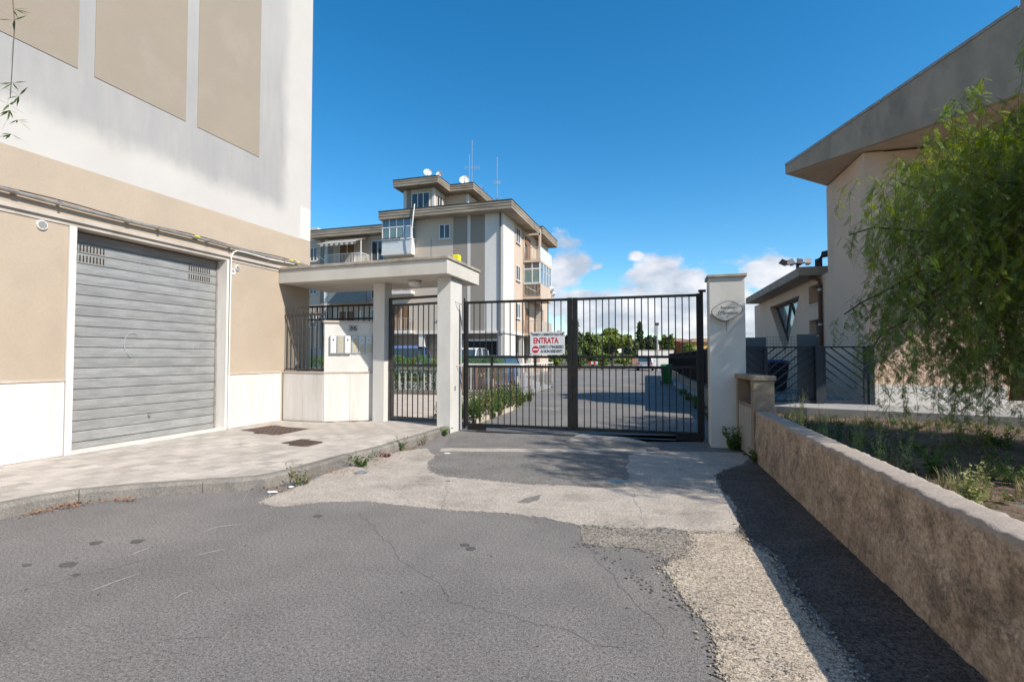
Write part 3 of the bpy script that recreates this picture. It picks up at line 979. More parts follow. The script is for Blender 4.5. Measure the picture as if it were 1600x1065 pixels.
# conduit along the facade
pp = MB().mat('galvanised')
pz = lambda y: 3.385 + .008 * math.sin(y * 2.2)
pp.tube([(WX + .06, y, pz(y)) for y in np.arange(-6, 9.35, .45)] + [(WX + .06, 9.3, 3.38)], .024, 10)
for y in np.arange(-5.4, 9.2, 1.35):
    pp.tube([(WX + .06, y, pz(y)), (WX + .06, y + .06, pz(y))], .031, 10)
pp.build('conduit', blk, smooth=False)
pc = MB().mat('iron_grey')
pc.tube([(WX + .025, y, 3.425 + .014 * math.sin(y * 3.1)) for y in np.arange(-6, 9.4, .3)], .008, 6)
pc.build('cable', blk)
for y in np.arange(-4.9, 9.2, 1.35):
    link('clip', MB().mat('galvanised').box(-.03, .035, -.012, .012, -.032, .03).mesh('clip'), blk, (WX + .055, y, 3.385))
wc = MB().mat('white_plastic')
wc.tube([(WX + .055, 8.9, 3.36), (WX + .065, 8.2, 3.33), (WX + .07, 7.6, 3.345), (WX + .068, 7.40, 3.34), (WX + .066, 7.31, 3.29), (WX + .052, 7.285, 3.2), (WX + .046, 7.283, 2.6), (WX + .046, 7.283, .14)], .012, 8)
wc.build('cable', blk)
for y in (6.52, 8.75, 8.95):
    MB().mat('yellow_plastic').box(WX + .03, WX + .085, y, y + .09, 3.405, 3.425).build('cable_marker', blk)
# air vents
def vent(y, z, r):
    o = MB().mat('white_plastic')
    n = 28
    o.tube([(WX - .002, y, z), (WX + .018, y, z), (WX + .022, y, z)], [r, r, r * .9], n)
    v = o.build('air_vent', blk)
    s = MB().mat('vent_dark')
    for k in range(-3, 4):
        zz = z + k * r * .22
        w = math.sqrt(max(0, (r * .78) ** 2 - (zz - z) ** 2))
        s.box(WX + .0205, WX + .0235, y - w, y + w, zz - r * .055, zz + r * .055)
    s.build('louvre', v)
vent(4.40, 3.07, .062)
vent(7.47, 3.04, .052)
# house number 38
p = MB().mat('sign_white').box(WX + .001, WX + .010, 7.315, 7.42, 2.90, 3.01)
s38 = thing('house_number_sign', (WX, 7.365, 2.95), 'small white house number 38 plate beside the roller shutter', 'sign')
p.build('plate', s38)
put_text('38', .082, s38, (WX + .0115, 7.36, 2.962), (1, 0, 0), 'ink_blue')

# ------------------------------------------------------------------ ENTRANCE: low wall, railings, mailboxes, canopy
ew = thing('entrance_wall', (-6.55, 8.62, .1), 'low cream wall with travertine slabs at its foot, holding the letter boxes under the canopy', 'wall')
A0, A1, A2 = (-7.545, 8.68), (-6.56, 8.655), (-5.735, 9.20)
def seg_wall(mb, a, c2, th, z0, z1, off=0.0):
    a, c2 = Vector(a), Vector(c2); t = (c2 - a).normalized(); n = Vector((t.y, -t.x))
    a1, b1 = a + n * off, c2 + n * off
    a2, b2 = a + n * (off - th), c2 + n * (off - th)
    return mb.hexa([(a1.x, a1.y, z0), (b1.x, b1.y, z0), (b2.x, b2.y, z0), (a2.x, a2.y, z0), (a1.x, a1.y, z1), (b1.x, b1.y, z1), (b2.x, b2.y, z1), (a2.x, a2.y, z1)])
m1 = MB().mat('canopy_plaster')
m1.prism([A0, A1, A2, (-5.72, 9.32), (-6.66, 8.83), (-7.545, 8.83)], .1, 1.085)
m1.build('wall_base', ew)
m1 = MB().mat('pillar_plaster')
m1.prism([A1, A2, (-5.72, 9.33), (-6.72, 8.86)], 1.115, 2.10)
m1.build('wall_upper', ew)
cp = MB().mat('coping_stone')
cp.prism([(A0[0], A0[1] - .03), (A1[0] + .008, A1[1] - .036), (A2[0] + .012, A2[1] - .035), (-5.72, 9.36), (-6.68, 8.88), (-7.545, 8.86)], 1.085, 1.116)
cp.build('coping', ew)
cp = MB().mat('coping_stone')
cp.prism([(A1[0] - .035, A1[1] - .02), (A1[0] + .008, A1[1] - .036), (A2[0] + .014, A2[1] - .03), (-5.72, 9.37), (-6.76, 8.89)], 2.10, 2.135)
cp.build('top_coping', ew)
for (a, c2, n) in ((A0, A1, 2), (A1, A2, 2)):
    a, c2 = Vector(a), Vector(c2)
    for k in range(n):
        p, q = a.lerp(c2, k / n), a.lerp(c2, (k + 1) / n)
        t = (q - p).normalized(); nn = Vector((t.y, -t.x))
        L = (q - p).length
        me = MB().mat('travertine').box(.0015, L - .0015, -.022, 0, 0, .955).mesh('dado_slab', bevel=.002)
        o = link('dado_slab', me, ew, (p.x, p.y, .126), (0, 0, math.atan2(t.y, t.x)))
# corner bead of the pier, cut mortar at the joint with the column
dm = MB().mat('asphalt_dark'); dm.box(-5.735, -5.716, 9.10, 9.13, 1.15, 1.75); dm.build('joint_gap', ew)

t_ = (Vector(A2) - Vector(A1)).normalized(); n_ = Vector((t_.y, -t_.x))
La = (Vector(A2) - Vector(A1)).length
kinds = ['bell', 'names', 'bell2', 'brass', 'both', 'both2']
labs = ['white intercom panel with a round grille, first from the left under number 36',
        'intercom panel with a column of brass name tabs, second from the left under number 36',
        'white intercom panel with a round grille, third from the left, half in shade',
        'grey intercom panel with one wide brass strip, fourth from the left',
        'intercom panel with a small grille above brass name tabs, fifth from the left',
        'intercom panel with grille and brass name tabs, next to the column']
for k in range(6):
    w = (La - .17) / 6
    s0 = .10 + k * w
    c = Vector(A1) + t_ * (s0 + w / 2)
    th = .05 if k < 3 else .022
    o = thing('intercom_panel', (c.x, c.y, 1.47), labs[k], 'intercom', 'intercom panels on the entrance wall')
    ang = math.atan2(t_.y, t_.x)
    hw = w / 2 - .006
    def add(name, mb, par=o, bv=0.0):
        return link(name, mb.mesh(name, bevel=bv), par, (c.x, c.y, 1.47), (0, 0, ang))
    add('housing', MB().mat('aluminium').box(-hw, hw, -th, .004, 0, .37), bv=.004)
    fp = MB().mat('white_plastic' if k in (0, 2) else 'aluminium')
    fp.box(-hw + .018, hw - .006, -th - .006, -th - .0005, .018, .352)
    add('face_plate', fp)
    if k in (0, 2, 4, 5):
        r = .017 if k in (0, 2) else .011
        gz_ = MB().mat('vent_dark'); gz_.tube([(.005, -th - .005, .28), (.005, -th - .010, .28)], r, 14)
        add('speaker_grille', gz_)
    rows = {0: [.10, .18], 2: [.10, .18]}.get(k)
    if rows:
        for zz in rows: add('name_strip', MB().mat('aluminium').box(-hw + .022, hw - .01, -th - .0085, -th - .006, zz, zz + .006))
    elif k == 3:
        add('name_strip', MB().mat('brass_label').box(-hw + .03, hw - .022, -th - .0085, -th - .006, .05, .32))
    else:
        z1 = .34 if k == 1 else .20
        n = 9 if k == 1 else 5
        for r_ in range(n):
            zz = .03 + (z1 - .03) * r_ / n
            add('name_tab', MB().mat('brass_label').box(-hw + .026, hw - .014, -th - .0085, -th - .006, zz, zz + (z1 - .03) / n * .78))
c = Vector(A1) + t_ * .545
s36 = thing('house_number_sign', (c.x, c.y, 1.96), 'grey rectangular house number 36 plate above the intercom panels', 'sign')
ang = math.atan2(t_.y, t_.x)
link('plate', MB().mat('galvanised').box(-.085, .085, -.008, -.001, -.062, .062).mesh('plate', bevel=.002), s36, (c.x, c.y, 1.985), (0, 0, ang))
pt = c + n_ * .0095
put_text('36', .115, s36, (pt.x, pt.y, 1.985), (n_.x, n_.y, 0), 'ink_black', bold=.002, wide=1.25)

# spiked railing on the low wall
sr = thing('spiked_railing', (-7.05, 8.72, 1.116), 'grey iron railing with upright spikes on the low wall beside the beige block', 'railing')
bm_ = MB().mat('iron_grey').tube([(0, 0, 0), (0, 0, 1.12)], .011, 8).mesh('bar')
sp_ = MB().mat('iron_grey').tube([(0, 0, 0), (0, 0, .10), (.0, 0, .17)], [.006, .005, .0006], 6).mesh('spike')
for k in range(11):
    x = -7.50 + k * .093
    link('bar', bm_, sr, (x, 8.70, 1.14))
    link('spike', sp_, sr, (x, 8.70, 2.28), (rnd.uniform(-.1, .1), rnd.uniform(-.1, .1), 0))
    for s_ in (-1, 1):
        link('spike', sp_, sr, (x + .02 * s_, 8.70, 2.28), (0, s_ * .35, 0))
MB().mat('iron_grey').box(-7.54, -6.58, 8.685, 8.715, 2.245, 2.285).build('top_rail', sr)
MB().mat('iron_grey').box(-7.54, -6.58, 8.688, 8.712, 1.15, 1.175).build('bottom_rail', sr)

ur = thing('iron_railing', (-6.6, 9.42, 1.1), 'black iron railing behind the entrance wall, running from the block to the column', 'railing')
bl_ = MB().mat('iron_black').box(-.009, .009, -.009, .009, 0, 1.38).mesh('bar')
for k in range(14):
    link('bar', bl_, ur, (-7.46 + k * .130, 9.42, 1.12))
for z0 in (2.485, 2.20, 1.12):
    MB().mat('iron_black').box(-7.54, -5.715, 9.40, 9.44, z0, z0 + .038).build('rail', ur)
MB().mat('plaster_lintel').box(-7.54, -5.73, 9.36, 9.52, .05, 1.10).build('plinth', ur)

# canopy with its two columns
cn = thing('entrance_canopy', (-5.6, 9.2, .1), 'flat pale concrete canopy on two square columns over the pedestrian gate', 'canopy')
rp = [(-7.565, 8.52), (-3.775, 8.37), (-3.78, 9.99), (-7.565, 10.1)]
MB().mat('canopy_plaster').prism(rp, 2.90, 3.165).build('roof_slab', cn, bevel=.004)
rp2 = [(-7.565, 8.495), (-3.75, 8.343), (-3.755, 10.015), (-7.565, 10.125)]
MB().mat('canopy_edge').prism(rp2, 3.165, 3.222).build('roof_edge', cn, bevel=.008)
MB().mat('pillar_plaster').box(-5.712, -5.452, 9.06, 9.335, .05, 2.90).build('column', cn, bevel=.005)
MB().mat('pillar_plaster').box(-4.142, -3.868, 8.74, 9.28, -.02, 2.90).build('column', cn, bevel=.005)
MB().mat('canopy_plaster').box(-5.40, -5.15, 9.75, 9.98, .05, 2.90).build('column', cn) if False else None
lp = thing('ceiling_lamp', (-4.75, 9.0, 2.9), 'round white glass ceiling lamp under the canopy', 'lamp')
lm = MB().mat('lamp_clear')
pr = [(.10, 2.897), (.125, 2.88), (.13, 2.85), (.115, 2.815), (.08, 2.79), (.03, 2.778)]
lm.tube([(-4.75, 9.0, z_) for r_, z_ in pr], [r_ for r_, z_ in pr], 20)
lm.build('glass_bowl', lp, smooth=True)
MB().mat('galvanised').tube([(-4.75, 9.0, 2.90), (-4.75, 9.0, 2.885)], .14, 20).build('fitting', lp)
bc = thing('warning_beacon', (-4.02, 9.35, 3.22), 'small yellow warning light on top of the canopy', 'beacon')
MB().mat('bin_black').box(-4.07, -3.96, 9.30, 9.41, 3.222, 3.29).build('base', bc)
MB().mat('yellow_plastic').box(-4.085, -3.945, 9.29, 9.42, 3.29, 3.43).build('lens', bc, bevel=.012)
an = thing('small_aerial', (-4.55, 9.3, 3.22), 'thin dark aerial standing on the canopy near the yellow beacon', 'antenna')
MB().mat('ink_black').tube([(-4.55, 9.3, 3.222), (-4.55, 9.3, 3.30)], .02, 8).build('base', an)
MB().mat('ink_black').tube([(-4.55, 9.3, 3.30), (-4.55, 9.3, 3.78)], .004, 6).build('mast', an)

# pedestrian gate
pg = thing('pedestrian_gate', (-5.4, 9.2, .12), 'dark iron pedestrian gate of upright bars between the two columns', 'gate')
def up(a, t): return a
gx0, gx1, gy0, gy1 = -5.44, -4.15, 9.24, 9.02
def gp(t): return (gx0 + (gx1 - gx0) * t, gy0 + (gy1 - gy0) * t)
def gbar(name, t, z0, z1, w, d=None):
    x, y = gp(t)
    me = MB().mat('iron_grey').box(-w / 2, w / 2, -(d or w) / 2, (d or w) / 2, z0, z1).mesh(name)
    return link(name, me, pg, (x, y, 0))
gbar('frame_post', .018, .14, 2.60, .05)
gbar('frame_post', .982, .14, 2.60, .05)
gbar('stile', .065, .17, 2.47, .045)
gbar('stile', .935, .17, 2.47, .045)
def grail(name, z0, h, t0=.04, t1=.96):
    a, c2 = gp(t0), gp(t1)
    MB().mat('iron_grey').bar((a[0], a[1], z0 + h / 2), (c2[0], c2[1], z0 + h / 2), .035, h).build(name, pg)
grail('head_rail', 2.56, .05, .0, 1.0)
grail('top_rail', 2.43, .045)
grail('bottom_rail', .17, .05)
grail('mid_rail', 1.22, .05)
pb = MB().mat('iron_grey').box(-.008, .008, -.008, .008, 0, 2.24).mesh('bar')
for k in range(8):
    x, y = gp(.065 + .87 * (k + 1) / 9)
    link('bar', pb, pg, (x, y, .20))
MB().mat('iron_grey').box(-5.40, -5.30, 9.19, 9.25, 1.16, 1.30).build('lock_box', pg)

# ------------------------------------------------------------------ DRIVEWAY GATE
GY = 9.1
def leaf(x0, x1, label, n, side):
    g_ = thing('driveway_gate', (x0 if side < 0 else x1, GY, .05), label, 'gate', 'leaves of the driveway gate')
    I = lambda: MB().mat('iron_black')
    hw = .045
    I().box(x0, x0 + (.055 if side < 0 else .085), GY - .03, GY + .03, .10, 2.47).build('stile', g_, bevel=.004)
    I().box(x1 - (.085 if side < 0 else .055), x1, GY - .03, GY + .03, .10, 2.47).build('stile', g_, bevel=.004)
    a, c2 = x0 + (.055 if side < 0 else .085), x1 - (.085 if side < 0 else .055)
    for name, z0, z1 in (('top_rail', 2.42, 2.465), ('upper_mid_rail', 1.385, 1.43), ('lower_mid_rail', 1.205, 1.25), ('bottom_rail', .10, .155)):
        I().box(a, c2, GY - .022, GY + .022, z0, z1).build(name, g_, bevel=.003)
    ub = MB().mat('iron_black').tube([(0, 0, 1.43), (0, 0, 2.42)], .0095, 8).mesh('bar')
    lb = MB().mat('iron_black').tube([(0, 0, .155), (0, 0, 1.205)], .0095, 8).mesh('bar')
    st = MB().mat('iron_black').box(-.02, .02, -.02, .02, 1.25, 1.385).mesh('spacer')
    for k in range(n):
        x = a + (c2 - a) * (k + 1) / (n + 1)
        link('bar', ub, g_, (x, GY, 0)); link('bar', lb, g_, (x + .004, GY, 0))
        if k in (3, 10): link('spacer', st, g_, (x, GY, 0))
    if side < 0:
        I().box(a, a + .36, GY - .03, GY + .03, .03, .098).build('bottom_plate', g_)
        I().box(x1 - .085, x1 + .004, GY - .042, GY - .031, .10, 2.47).build('cover_strip', g_)
        I().tube([(x0 - .02, GY, .05), (x0 - .02, GY, 2.53)], .018, 10).build('hinge_post', g_)
    else:
        I().box(c2 - .35, c2 + .05, GY - .045, GY + .045, .01, .098).build('bottom_plate', g_)
        I().box(x1 + .0, x1 + .055, GY - .03, GY + .03, .02, 2.53).build('hinge_post', g_)
        I().box(x1 - .02, x1 + .10, GY - .02, GY + .02, 2.49, 2.53).build('hinge_arm', g_)
        I().bar((x0 + .02, GY - .045, .9), (x0 + .02, GY - .045, 1.02), .02, .02).build('bolt', g_)
    return g_
gl = leaf(-3.72, -1.655, 'left leaf of the black barred driveway gate, carrying the entry sign', 15, -1)
gr = leaf(-1.645, .50, 'right leaf of the black barred driveway gate, hinged by the plaque pillar', 17, 1)
hk = MB().mat('galvanised')
hk.tube([(-3.87, 8.95, 2.46), (-3.80, 9.0, 2.42), (-3.76, 9.08, 2.40)], .008, 6)
hk.build('hinge_hook', gl)
hk = MB().mat('galvanised'); hk.tube([(-3.868, 9.0, 1.25), (-3.76, 9.07, 1.235)], .008, 6); hk.build('hinge_hook', gl)
hk = MB().mat('galvanised'); hk.box(-3.87, -3.86, 8.92, 8.97, .78, .86); hk.build('lock_plate', gl)
# track in the ground
b = MB().mat('iron_black').box(-3.5, .2, 9.06, 9.14, .0, .014).build('gate_track'); b['kind'] = 'structure'
MB().mat('concrete_apron').prism([gz(905, 679), gz(975, 684), gz(1010, 692), gz(885, 690)], -.01, .02).build('gate_stop')['kind'] = 'structure'

# entry sign
es = thing('entry_sign', (-2.1, 9.05, 1.65), 'white sign with red ENTRATA and a no-entry roundel wired to the left gate leaf', 'sign')
SX0, SX1, SZ0, SZ1, SY = -2.425, -1.785, 1.445, 1.865, GY - .036
MB().mat('sign_white').box(SX0, SX1, SY - .003, SY + .003, SZ0, SZ1).build('plate', es)
fx = (SX0 + SX1) / 2
nf = (0, -1, 0)
put_text('TRANSITO CONSENTITO SOLO PER', .066, es, (fx, SY - .0045, 1.812), nf, 'ink_black', wide=.56, bold=.0012)
put_text('ENTRATA', .150, es, (fx - .03, SY - .0045, 1.700), nf, 'paint_red', wide=.70, bold=.004)
put_text("DIVIETO D'INGRESSO", .078, es, (fx + .075, SY - .0045, 1.587), nf, 'ink_black', wide=.60, bold=.0012)
put_text('AI NON RESIDENTI', .078, es, (fx + .075, SY - .0045, 1.508), nf, 'ink_black', wide=.60, bold=.0012)
cx_, cz_ = SX0 + .098, 1.545
MB().mat('paint_red').tube([(cx_, SY - .003, cz_), (cx_, SY - .005, cz_)], .066, 28).build('no_entry_roundel', es)
MB().mat('sign_white').box(cx_ - .050, cx_ + .050, SY - .0062, SY - .005, cz_ - .014, cz_ + .014).build('roundel_bar', es)
wm = MB().mat('ink_black').tube([(0, 0, 0), (0, -.008, 0)], .010, 8).mesh('fixing')
for x in (SX0 + .018, SX1 - .018):
    for z_ in (SZ0 + .018, SZ1 - .018): link('fixing', wm, es, (x, SY - .002, z_))

# right gate pillar with its plaque
rp_ = thing('gate_pillar', (.88, 8.85, 0), 'wide pale rendered gate pillar with a stone cap and an oval plaque', 'pillar')
MB().mat('pillar_plaster').box(.615, 1.135, 8.6, 9.12, -.03, 2.655).build('shaft', rp_, bevel=.006)
MB().mat('canopy_edge').hexa([(.585, 8.565, 2.655), (1.165, 8.565, 2.655), (1.165, 9.15, 2.655), (.585, 9.15, 2.655), (.585, 8.565, 2.695), (1.165, 8.565, 2.70), (1.165, 9.15, 2.72), (.585, 9.15, 2.715)]).build('cap', rp_, bevel=.004)
pq = thing('name_plaque', (.86, 8.57, 2.12), 'curved-edged stone name plaque with a black rim on the right gate pillar', 'sign')
def quatre(sx, sz, n=72):
    out = []
    for k in range(n):
        a = 2 * math.pi * k / n
        r = 1 + .05 * math.cos(4 * a + .5)
        out.append((.862 + sx * r * math.cos(a), 2.115 + sz * r * math.sin(a) + .02 * math.cos(a)))
    return out
def plate(pts, y0, y1, material, name):
    mb = MB().mat(material)
    n = len(pts)
    mb.v += [(x, y0, z_) for x, z_ in pts] + [(x, y1, z_) for x, z_ in pts]
    for k in range(n):
        j = (k + 1) % n
        mb.f.append([k, j, n + j, n + k]); mb.mi.append(0)
    mb.f.append(list(range(n))); mb.f.append([n + k for k in range(n)][::-1]); mb.mi += [0, 0]
    return mb.build(name, pq)
plate(quatre(.215, .145), 8.50, 8.525, 'ink_black', 'rim')
plate(quatre(.207, .137), 8.493, 8.502, 'plaque_stone', 'stone_face')
put_text('Residence', .052, pq, (.87, 8.4918, 2.165), nf, 'iron_grey', shear=.35)
put_text('I', .09, pq, (.735, 8.4918, 2.09), nf, 'iron_grey', shear=.35)
put_text('Mammuni', .078, pq, (.885, 8.4918, 2.085), nf, 'iron_grey', shear=.35, wide=.82)
put_text('f', .05, pq, (.86, 8.4918, 2.025), nf, 'iron_grey', shear=.35)
wm = MB().mat('galvanised').tube([(0, 0, 0), (0, .085, 0)], .008, 8).mesh('bolt')
for x, z_ in ((.70, 2.12), (1.02, 2.13)): link('bolt', wm, pq, (x, 8.516, z_))
MB().mat('iron_grey').tube([(.862, 8.585, 1.99), (.862, 8.59, 1.80)], .003, 5).build('wire', pq)

# ------------------------------------------------------------------ METER CABINET AND RETAINING WALL
mc = thing('meter_cabinet', (1.15, 8.1, 0), 'rough concrete meter housing at the end of the low wall', 'cabinet')
F0, B0 = Vector((1.085, 7.60)), Vector((.985, 8.565))
ax = (B0 - F0).normalized(); px_ = Vector((ax.y, -ax.x)) * 1.0
wd = .27
def mcp(a, c2): p = F0 + ax * a + px_ * c2; return (p.x, p.y)
def mcb(name, a0, a1, c0, c1, z0, z1, material='cast_concrete', bv=.008):
    return MB().mat(material).prism([mcp(a0, c0), mcp(a0, c1), mcp(a1, c1), mcp(a1, c0)], z0, z1).build(name, mc, bevel=bv)
Lc = (B0 - F0).length
mcb('side_wall', 0, .13, 0, wd, -.05, 1.085)
mcb('side_wall', Lc - .08, Lc, 0, wd, -.05, 1.085)
mcb('back_wall', .131, Lc - .081, wd - .06, wd, -.05, 1.085)
mcb('lid', -.02, Lc + .015, -.02, wd + .02, 1.085, 1.15)
mcb('shelf', .131, Lc - .081, .02, wd - .061, .70, .74)
for k in range(2):
    a0 = .135 + k * (Lc - .22) / 2
    mcb('metal_door', a0, a0 + (Lc - .22) / 2 - .006, .012, .03, .03, .70, 'zinc_door', .002)
mcb('meter', .35, .60, .08, wd - .07, .742, .95, 'iron_grey', .004)

rw = thing('garden_wall', (1.2, 7.5, 0), 'low rough brown wall running along the dark asphalt strip', 'wall')
def wx(y): return 1.11 + (7.56 - y) * .0425
def roughwall():
    mb = MB().mat('wall_rough')
    ys = np.concatenate([np.arange(7.58, 1.2, -.035), np.arange(1.2, -8, -.4)])
    # section: foot front -> top front -> top back -> foot back
    sec = []
    for k in range(19): sec.append((0.0, -.06 + .70 * k / 18, 0))
    sec += [(.003, .660, 0), (.010, .670, 1), (.03, .674, 1), (.06, .675, 1), (.09, .676, 1), (.12, .676, 1), (.15, .675, 1), (.18, .671, 1), (.190, .66, 2)]
    for k in range(5): sec.append((.192, .62 - .7 * k / 4, 2))
    n = len(sec)
    for y in ys:
        for (dx, z_, side) in sec:
            p = Vector((wx(y) * 3, y * 3, z_ * 3))
            w = .005 * mnoise.noise(p) + .005 * mnoise.noise(p * 3.1) + .007 * mnoise.noise(p * 9.3) + .005 * mnoise.noise(p * 23) - .010 * max(0, mnoise.noise(p * 6.1 + Vector((9, 0, 0))) - .25)
            if side == 0: x, zz = wx(y) + dx + w + (.012 if z_ < .33 + .05 * mnoise.noise(Vector((y * .7, 0, 0))) else 0) * -1, z_
            elif side == 1: x, zz = wx(y) + dx, z_ + w * 1.1
            else: x, zz = wx(y) + dx + w, z_
            mb.v.append((x, y, zz))
    for i in range(len(ys) - 1):
        for k in range(n - 1):
            a = i * n + k
            mb.f.append([a, a + n, a + n + 1, a + 1]); mb.mi.append(0)
    mb.f.append(list(range(n))); mb.mi.append(0)
    return mb
def wall_material():
    m = mat('wall_rough', (.31, .225, .155), (.44, .34, .25), scale=6, rough=.97, bump=.6, bscale=55, speck=.4, sscale=45,
            stain=(.135, .105, .082), stscale=3.4, stamt=.85)
    nt = m.node_tree; N, L = nt.nodes, nt.links
    b = N['Principled BSDF']; col = b.inputs['Base Color'].links[0].from_socket
    g = N.new('ShaderNodeNewGeometry'); sp = N.new('ShaderNodeSeparateXYZ'); L.new(g.outputs['Position'], sp.inputs[0])
    n = N.new('ShaderNodeTexNoise'); n.inputs['Scale'].default_value = 5; n.inputs['Detail'].default_value = 8; n.inputs['Roughness'].default_value = .75
    L.new(g.outputs['Position'], n.inputs[0])
    def M(op, a, bb=None, cc=None):
        x = N.new('ShaderNodeMath'); x.operation = op
        for i, q in enumerate((a, bb, cc)):
            if q is None: continue
            if isinstance(q, (int, float)): x.inputs[i].default_value = q
            else: L.new(q, x.inputs[i])
        return x.outputs[0]
    # crumbling dark aggregate shows in a wandering course at one third of the height, lichen near the top edge
    d = M('ABSOLUTE', M('SUBTRACT', M('MULTIPLY_ADD', n.outputs['Fac'], .5, sp.outputs['Z']), .56))
    mr = N.new('ShaderNodeMapRange'); mr.interpolation_type = 'SMOOTHSTEP'
    mr.inputs['From Min'].default_value = .13; mr.inputs['From Max'].default_value = .02
    L.new(d, mr.inputs['Value'])
    v = N.new('ShaderNodeTexNoise'); v.inputs['Scale'].default_value = 42; v.inputs['Detail'].default_value = 6; v.inputs['Roughness'].default_value = .85
    L.new(g.outputs['Position'], v.inputs[0])
    mr2 = N.new('ShaderNodeMapRange'); mr2.inputs['From Min'].default_value = .46; mr2.inputs['From Max'].default_value = .60
    L.new(v.outputs['Fac'], mr2.inputs['Value'])
    lf = N.new('ShaderNodeTexNoise'); lf.inputs['Scale'].default_value = 1.7; lf.inputs['Detail'].default_value = 4; L.new(g.outputs['Position'], lf.inputs[0])
    lr = N.new('ShaderNodeMapRange'); lr.inputs['From Min'].default_value = .38; lr.inputs['From Max'].default_value = .6; L.new(lf.outputs['Fac'], lr.inputs['Value'])
    f = M('MULTIPLY', M('MULTIPLY', M('MULTIPLY', mr.outputs[0], mr2.outputs[0]), .75), lr.outputs[0])
    x = N.new('ShaderNodeMix'); x.data_type = 'RGBA'; x.clamp_factor = True
    L.new(f, x.inputs['Factor']); L.new(col, x.inputs['A']); x.inputs['B'].default_value = (.075, .064, .055, 1)
    t = N.new('ShaderNodeMapRange'); t.interpolation_type = 'SMOOTHSTEP'
    L.new(M('MULTIPLY_ADD', n.outputs['Fac'], .12, sp.outputs['Z']), t.inputs['Value'])
    t.inputs['From Min'].default_value = .68; t.inputs['From Max'].default_value = .73
    x2 = N.new('ShaderNodeMix'); x2.data_type = 'RGBA'; x2.clamp_factor = True
    top = N.new('ShaderNodeMix'); top.data_type = 'RGBA'; L.new(v.outputs['Fac'], top.inputs['Factor'])
    top.inputs['A'].default_value = (.17, .14, .115, 1); top.inputs['B'].default_value = (.50, .42, .35, 1)
    L.new(t.outputs[0], x2.inputs['Factor']); L.new(x.outputs['Result'], x2.inputs['A']); L.new(top.outputs['Result'], x2.inputs['B'])
    L.new(x2.outputs['Result'], b.inputs['Base Color'])
wall_material()
roughwall().build('wall_body', rw, smooth=True)

# ------------------------------------------------------------------ VILLA ON THE RIGHT
vl = thing('villa', (4.8, 15.0, .2), 'pink beige house with a slanting concrete roof edge behind the pepper tree', 'building')
c_, s_ = math.cos(RA), math.sin(RA)
def V(a, c2): return (4.8 + a * c_ - c2 * s_, 15.0 + a * s_ + c2 * c_)      # a to the right, c2 away
b = MB().mat('walkway_concrete')
b.prism([(1.2, 14.25), (2.5, 13.82), (3.09, 13.56), (6.66, 12.62), (14, 10.9), (20, 30), (-.2, 32), (1.0, 16)], -.1, .22)
structure('villa_forecourt', b)
# side wall with openings: a = 0 plane, c2 from 0 to 13.6; openings by strips
zt = 4.0
wl = MB().mat('villa_pink')
TH = .45
def wallbox(mb, c0, c1, z0, z1): mb.prism([V(0, c0), V(TH, c0), V(TH, c1), V(0, c1)], z0, z1)
# stations
w0, w1 = 3.62, 4.68       # small window (z 3.17..3.79), door below (z .22..2.64)
t0, t1, ta = 5.75, 10.3, 7.85   # triangular window, apex
wallbox(wl, 0, 2.75, .2, 6.62)
wallbox(wl, 2.75, w0, .2, zt)
wallbox(wl, w0, w1, 2.64, 3.17); wallbox(wl, w0, w1, 3.79, zt)
wallbox(wl, w1, t0, .2, zt)
zt0, zap = 3.64, 1.50
wallbox(wl, t0, t1, zt0, zt)
wallbox(wl, t0, t1, .2, zap)
for (p, q, r) in (((t0, zap), (ta, zap), (t0, zt0)), ((ta, zap), (t1, zap), (t1, zt0))):
    n = len(wl.v)
    for off in (0, TH):
        for (cc, zz) in (p, q, r):
            x, y = V(off, cc); wl.v.append((x, y, zz))
    for f in ((0, 1, 2), (3, 5, 4), (0, 3, 4, 1), (1, 4, 5, 2), (2, 5, 3, 0)):
        wl.f.append([n + i for i in f]); wl.mi.append(0)
wallbox(wl, t1, 13.6, .2, zt)
wl.build('side_wall', vl)
MB().mat('villa_pink').prism([V(.003, -.002), V(2.85, -.002), V(2.85, 2.6), V(.003, 2.6)], .2, 6.60).build('front_wall', vl)
MB().mat('block_white').prism([V(-.012, -.02), V(2.87, -.02), V(2.87, .1), V(-.012, .1)], .2, .72).build('plinth', vl)
MB().mat('villa_pink').prism([V(2.85, 4), V(14, 4), V(14, 5), V(2.85, 5)], .2, 6.6).build('recessed_wall', vl)
MB().mat('louvre_grey').prism([V(2.6, -.7), V(4.4, -2.4), V(4.4, 4), V(2.9, 4)], 5.2, 6.62).build('upper_louvre', vl)
MB().mat('villa_pink').prism([V(TH, 2.7), V(6, 2.7), V(6, 13.6), V(TH, 13.6)], .2, 3.95).build('rear_rooms', vl)
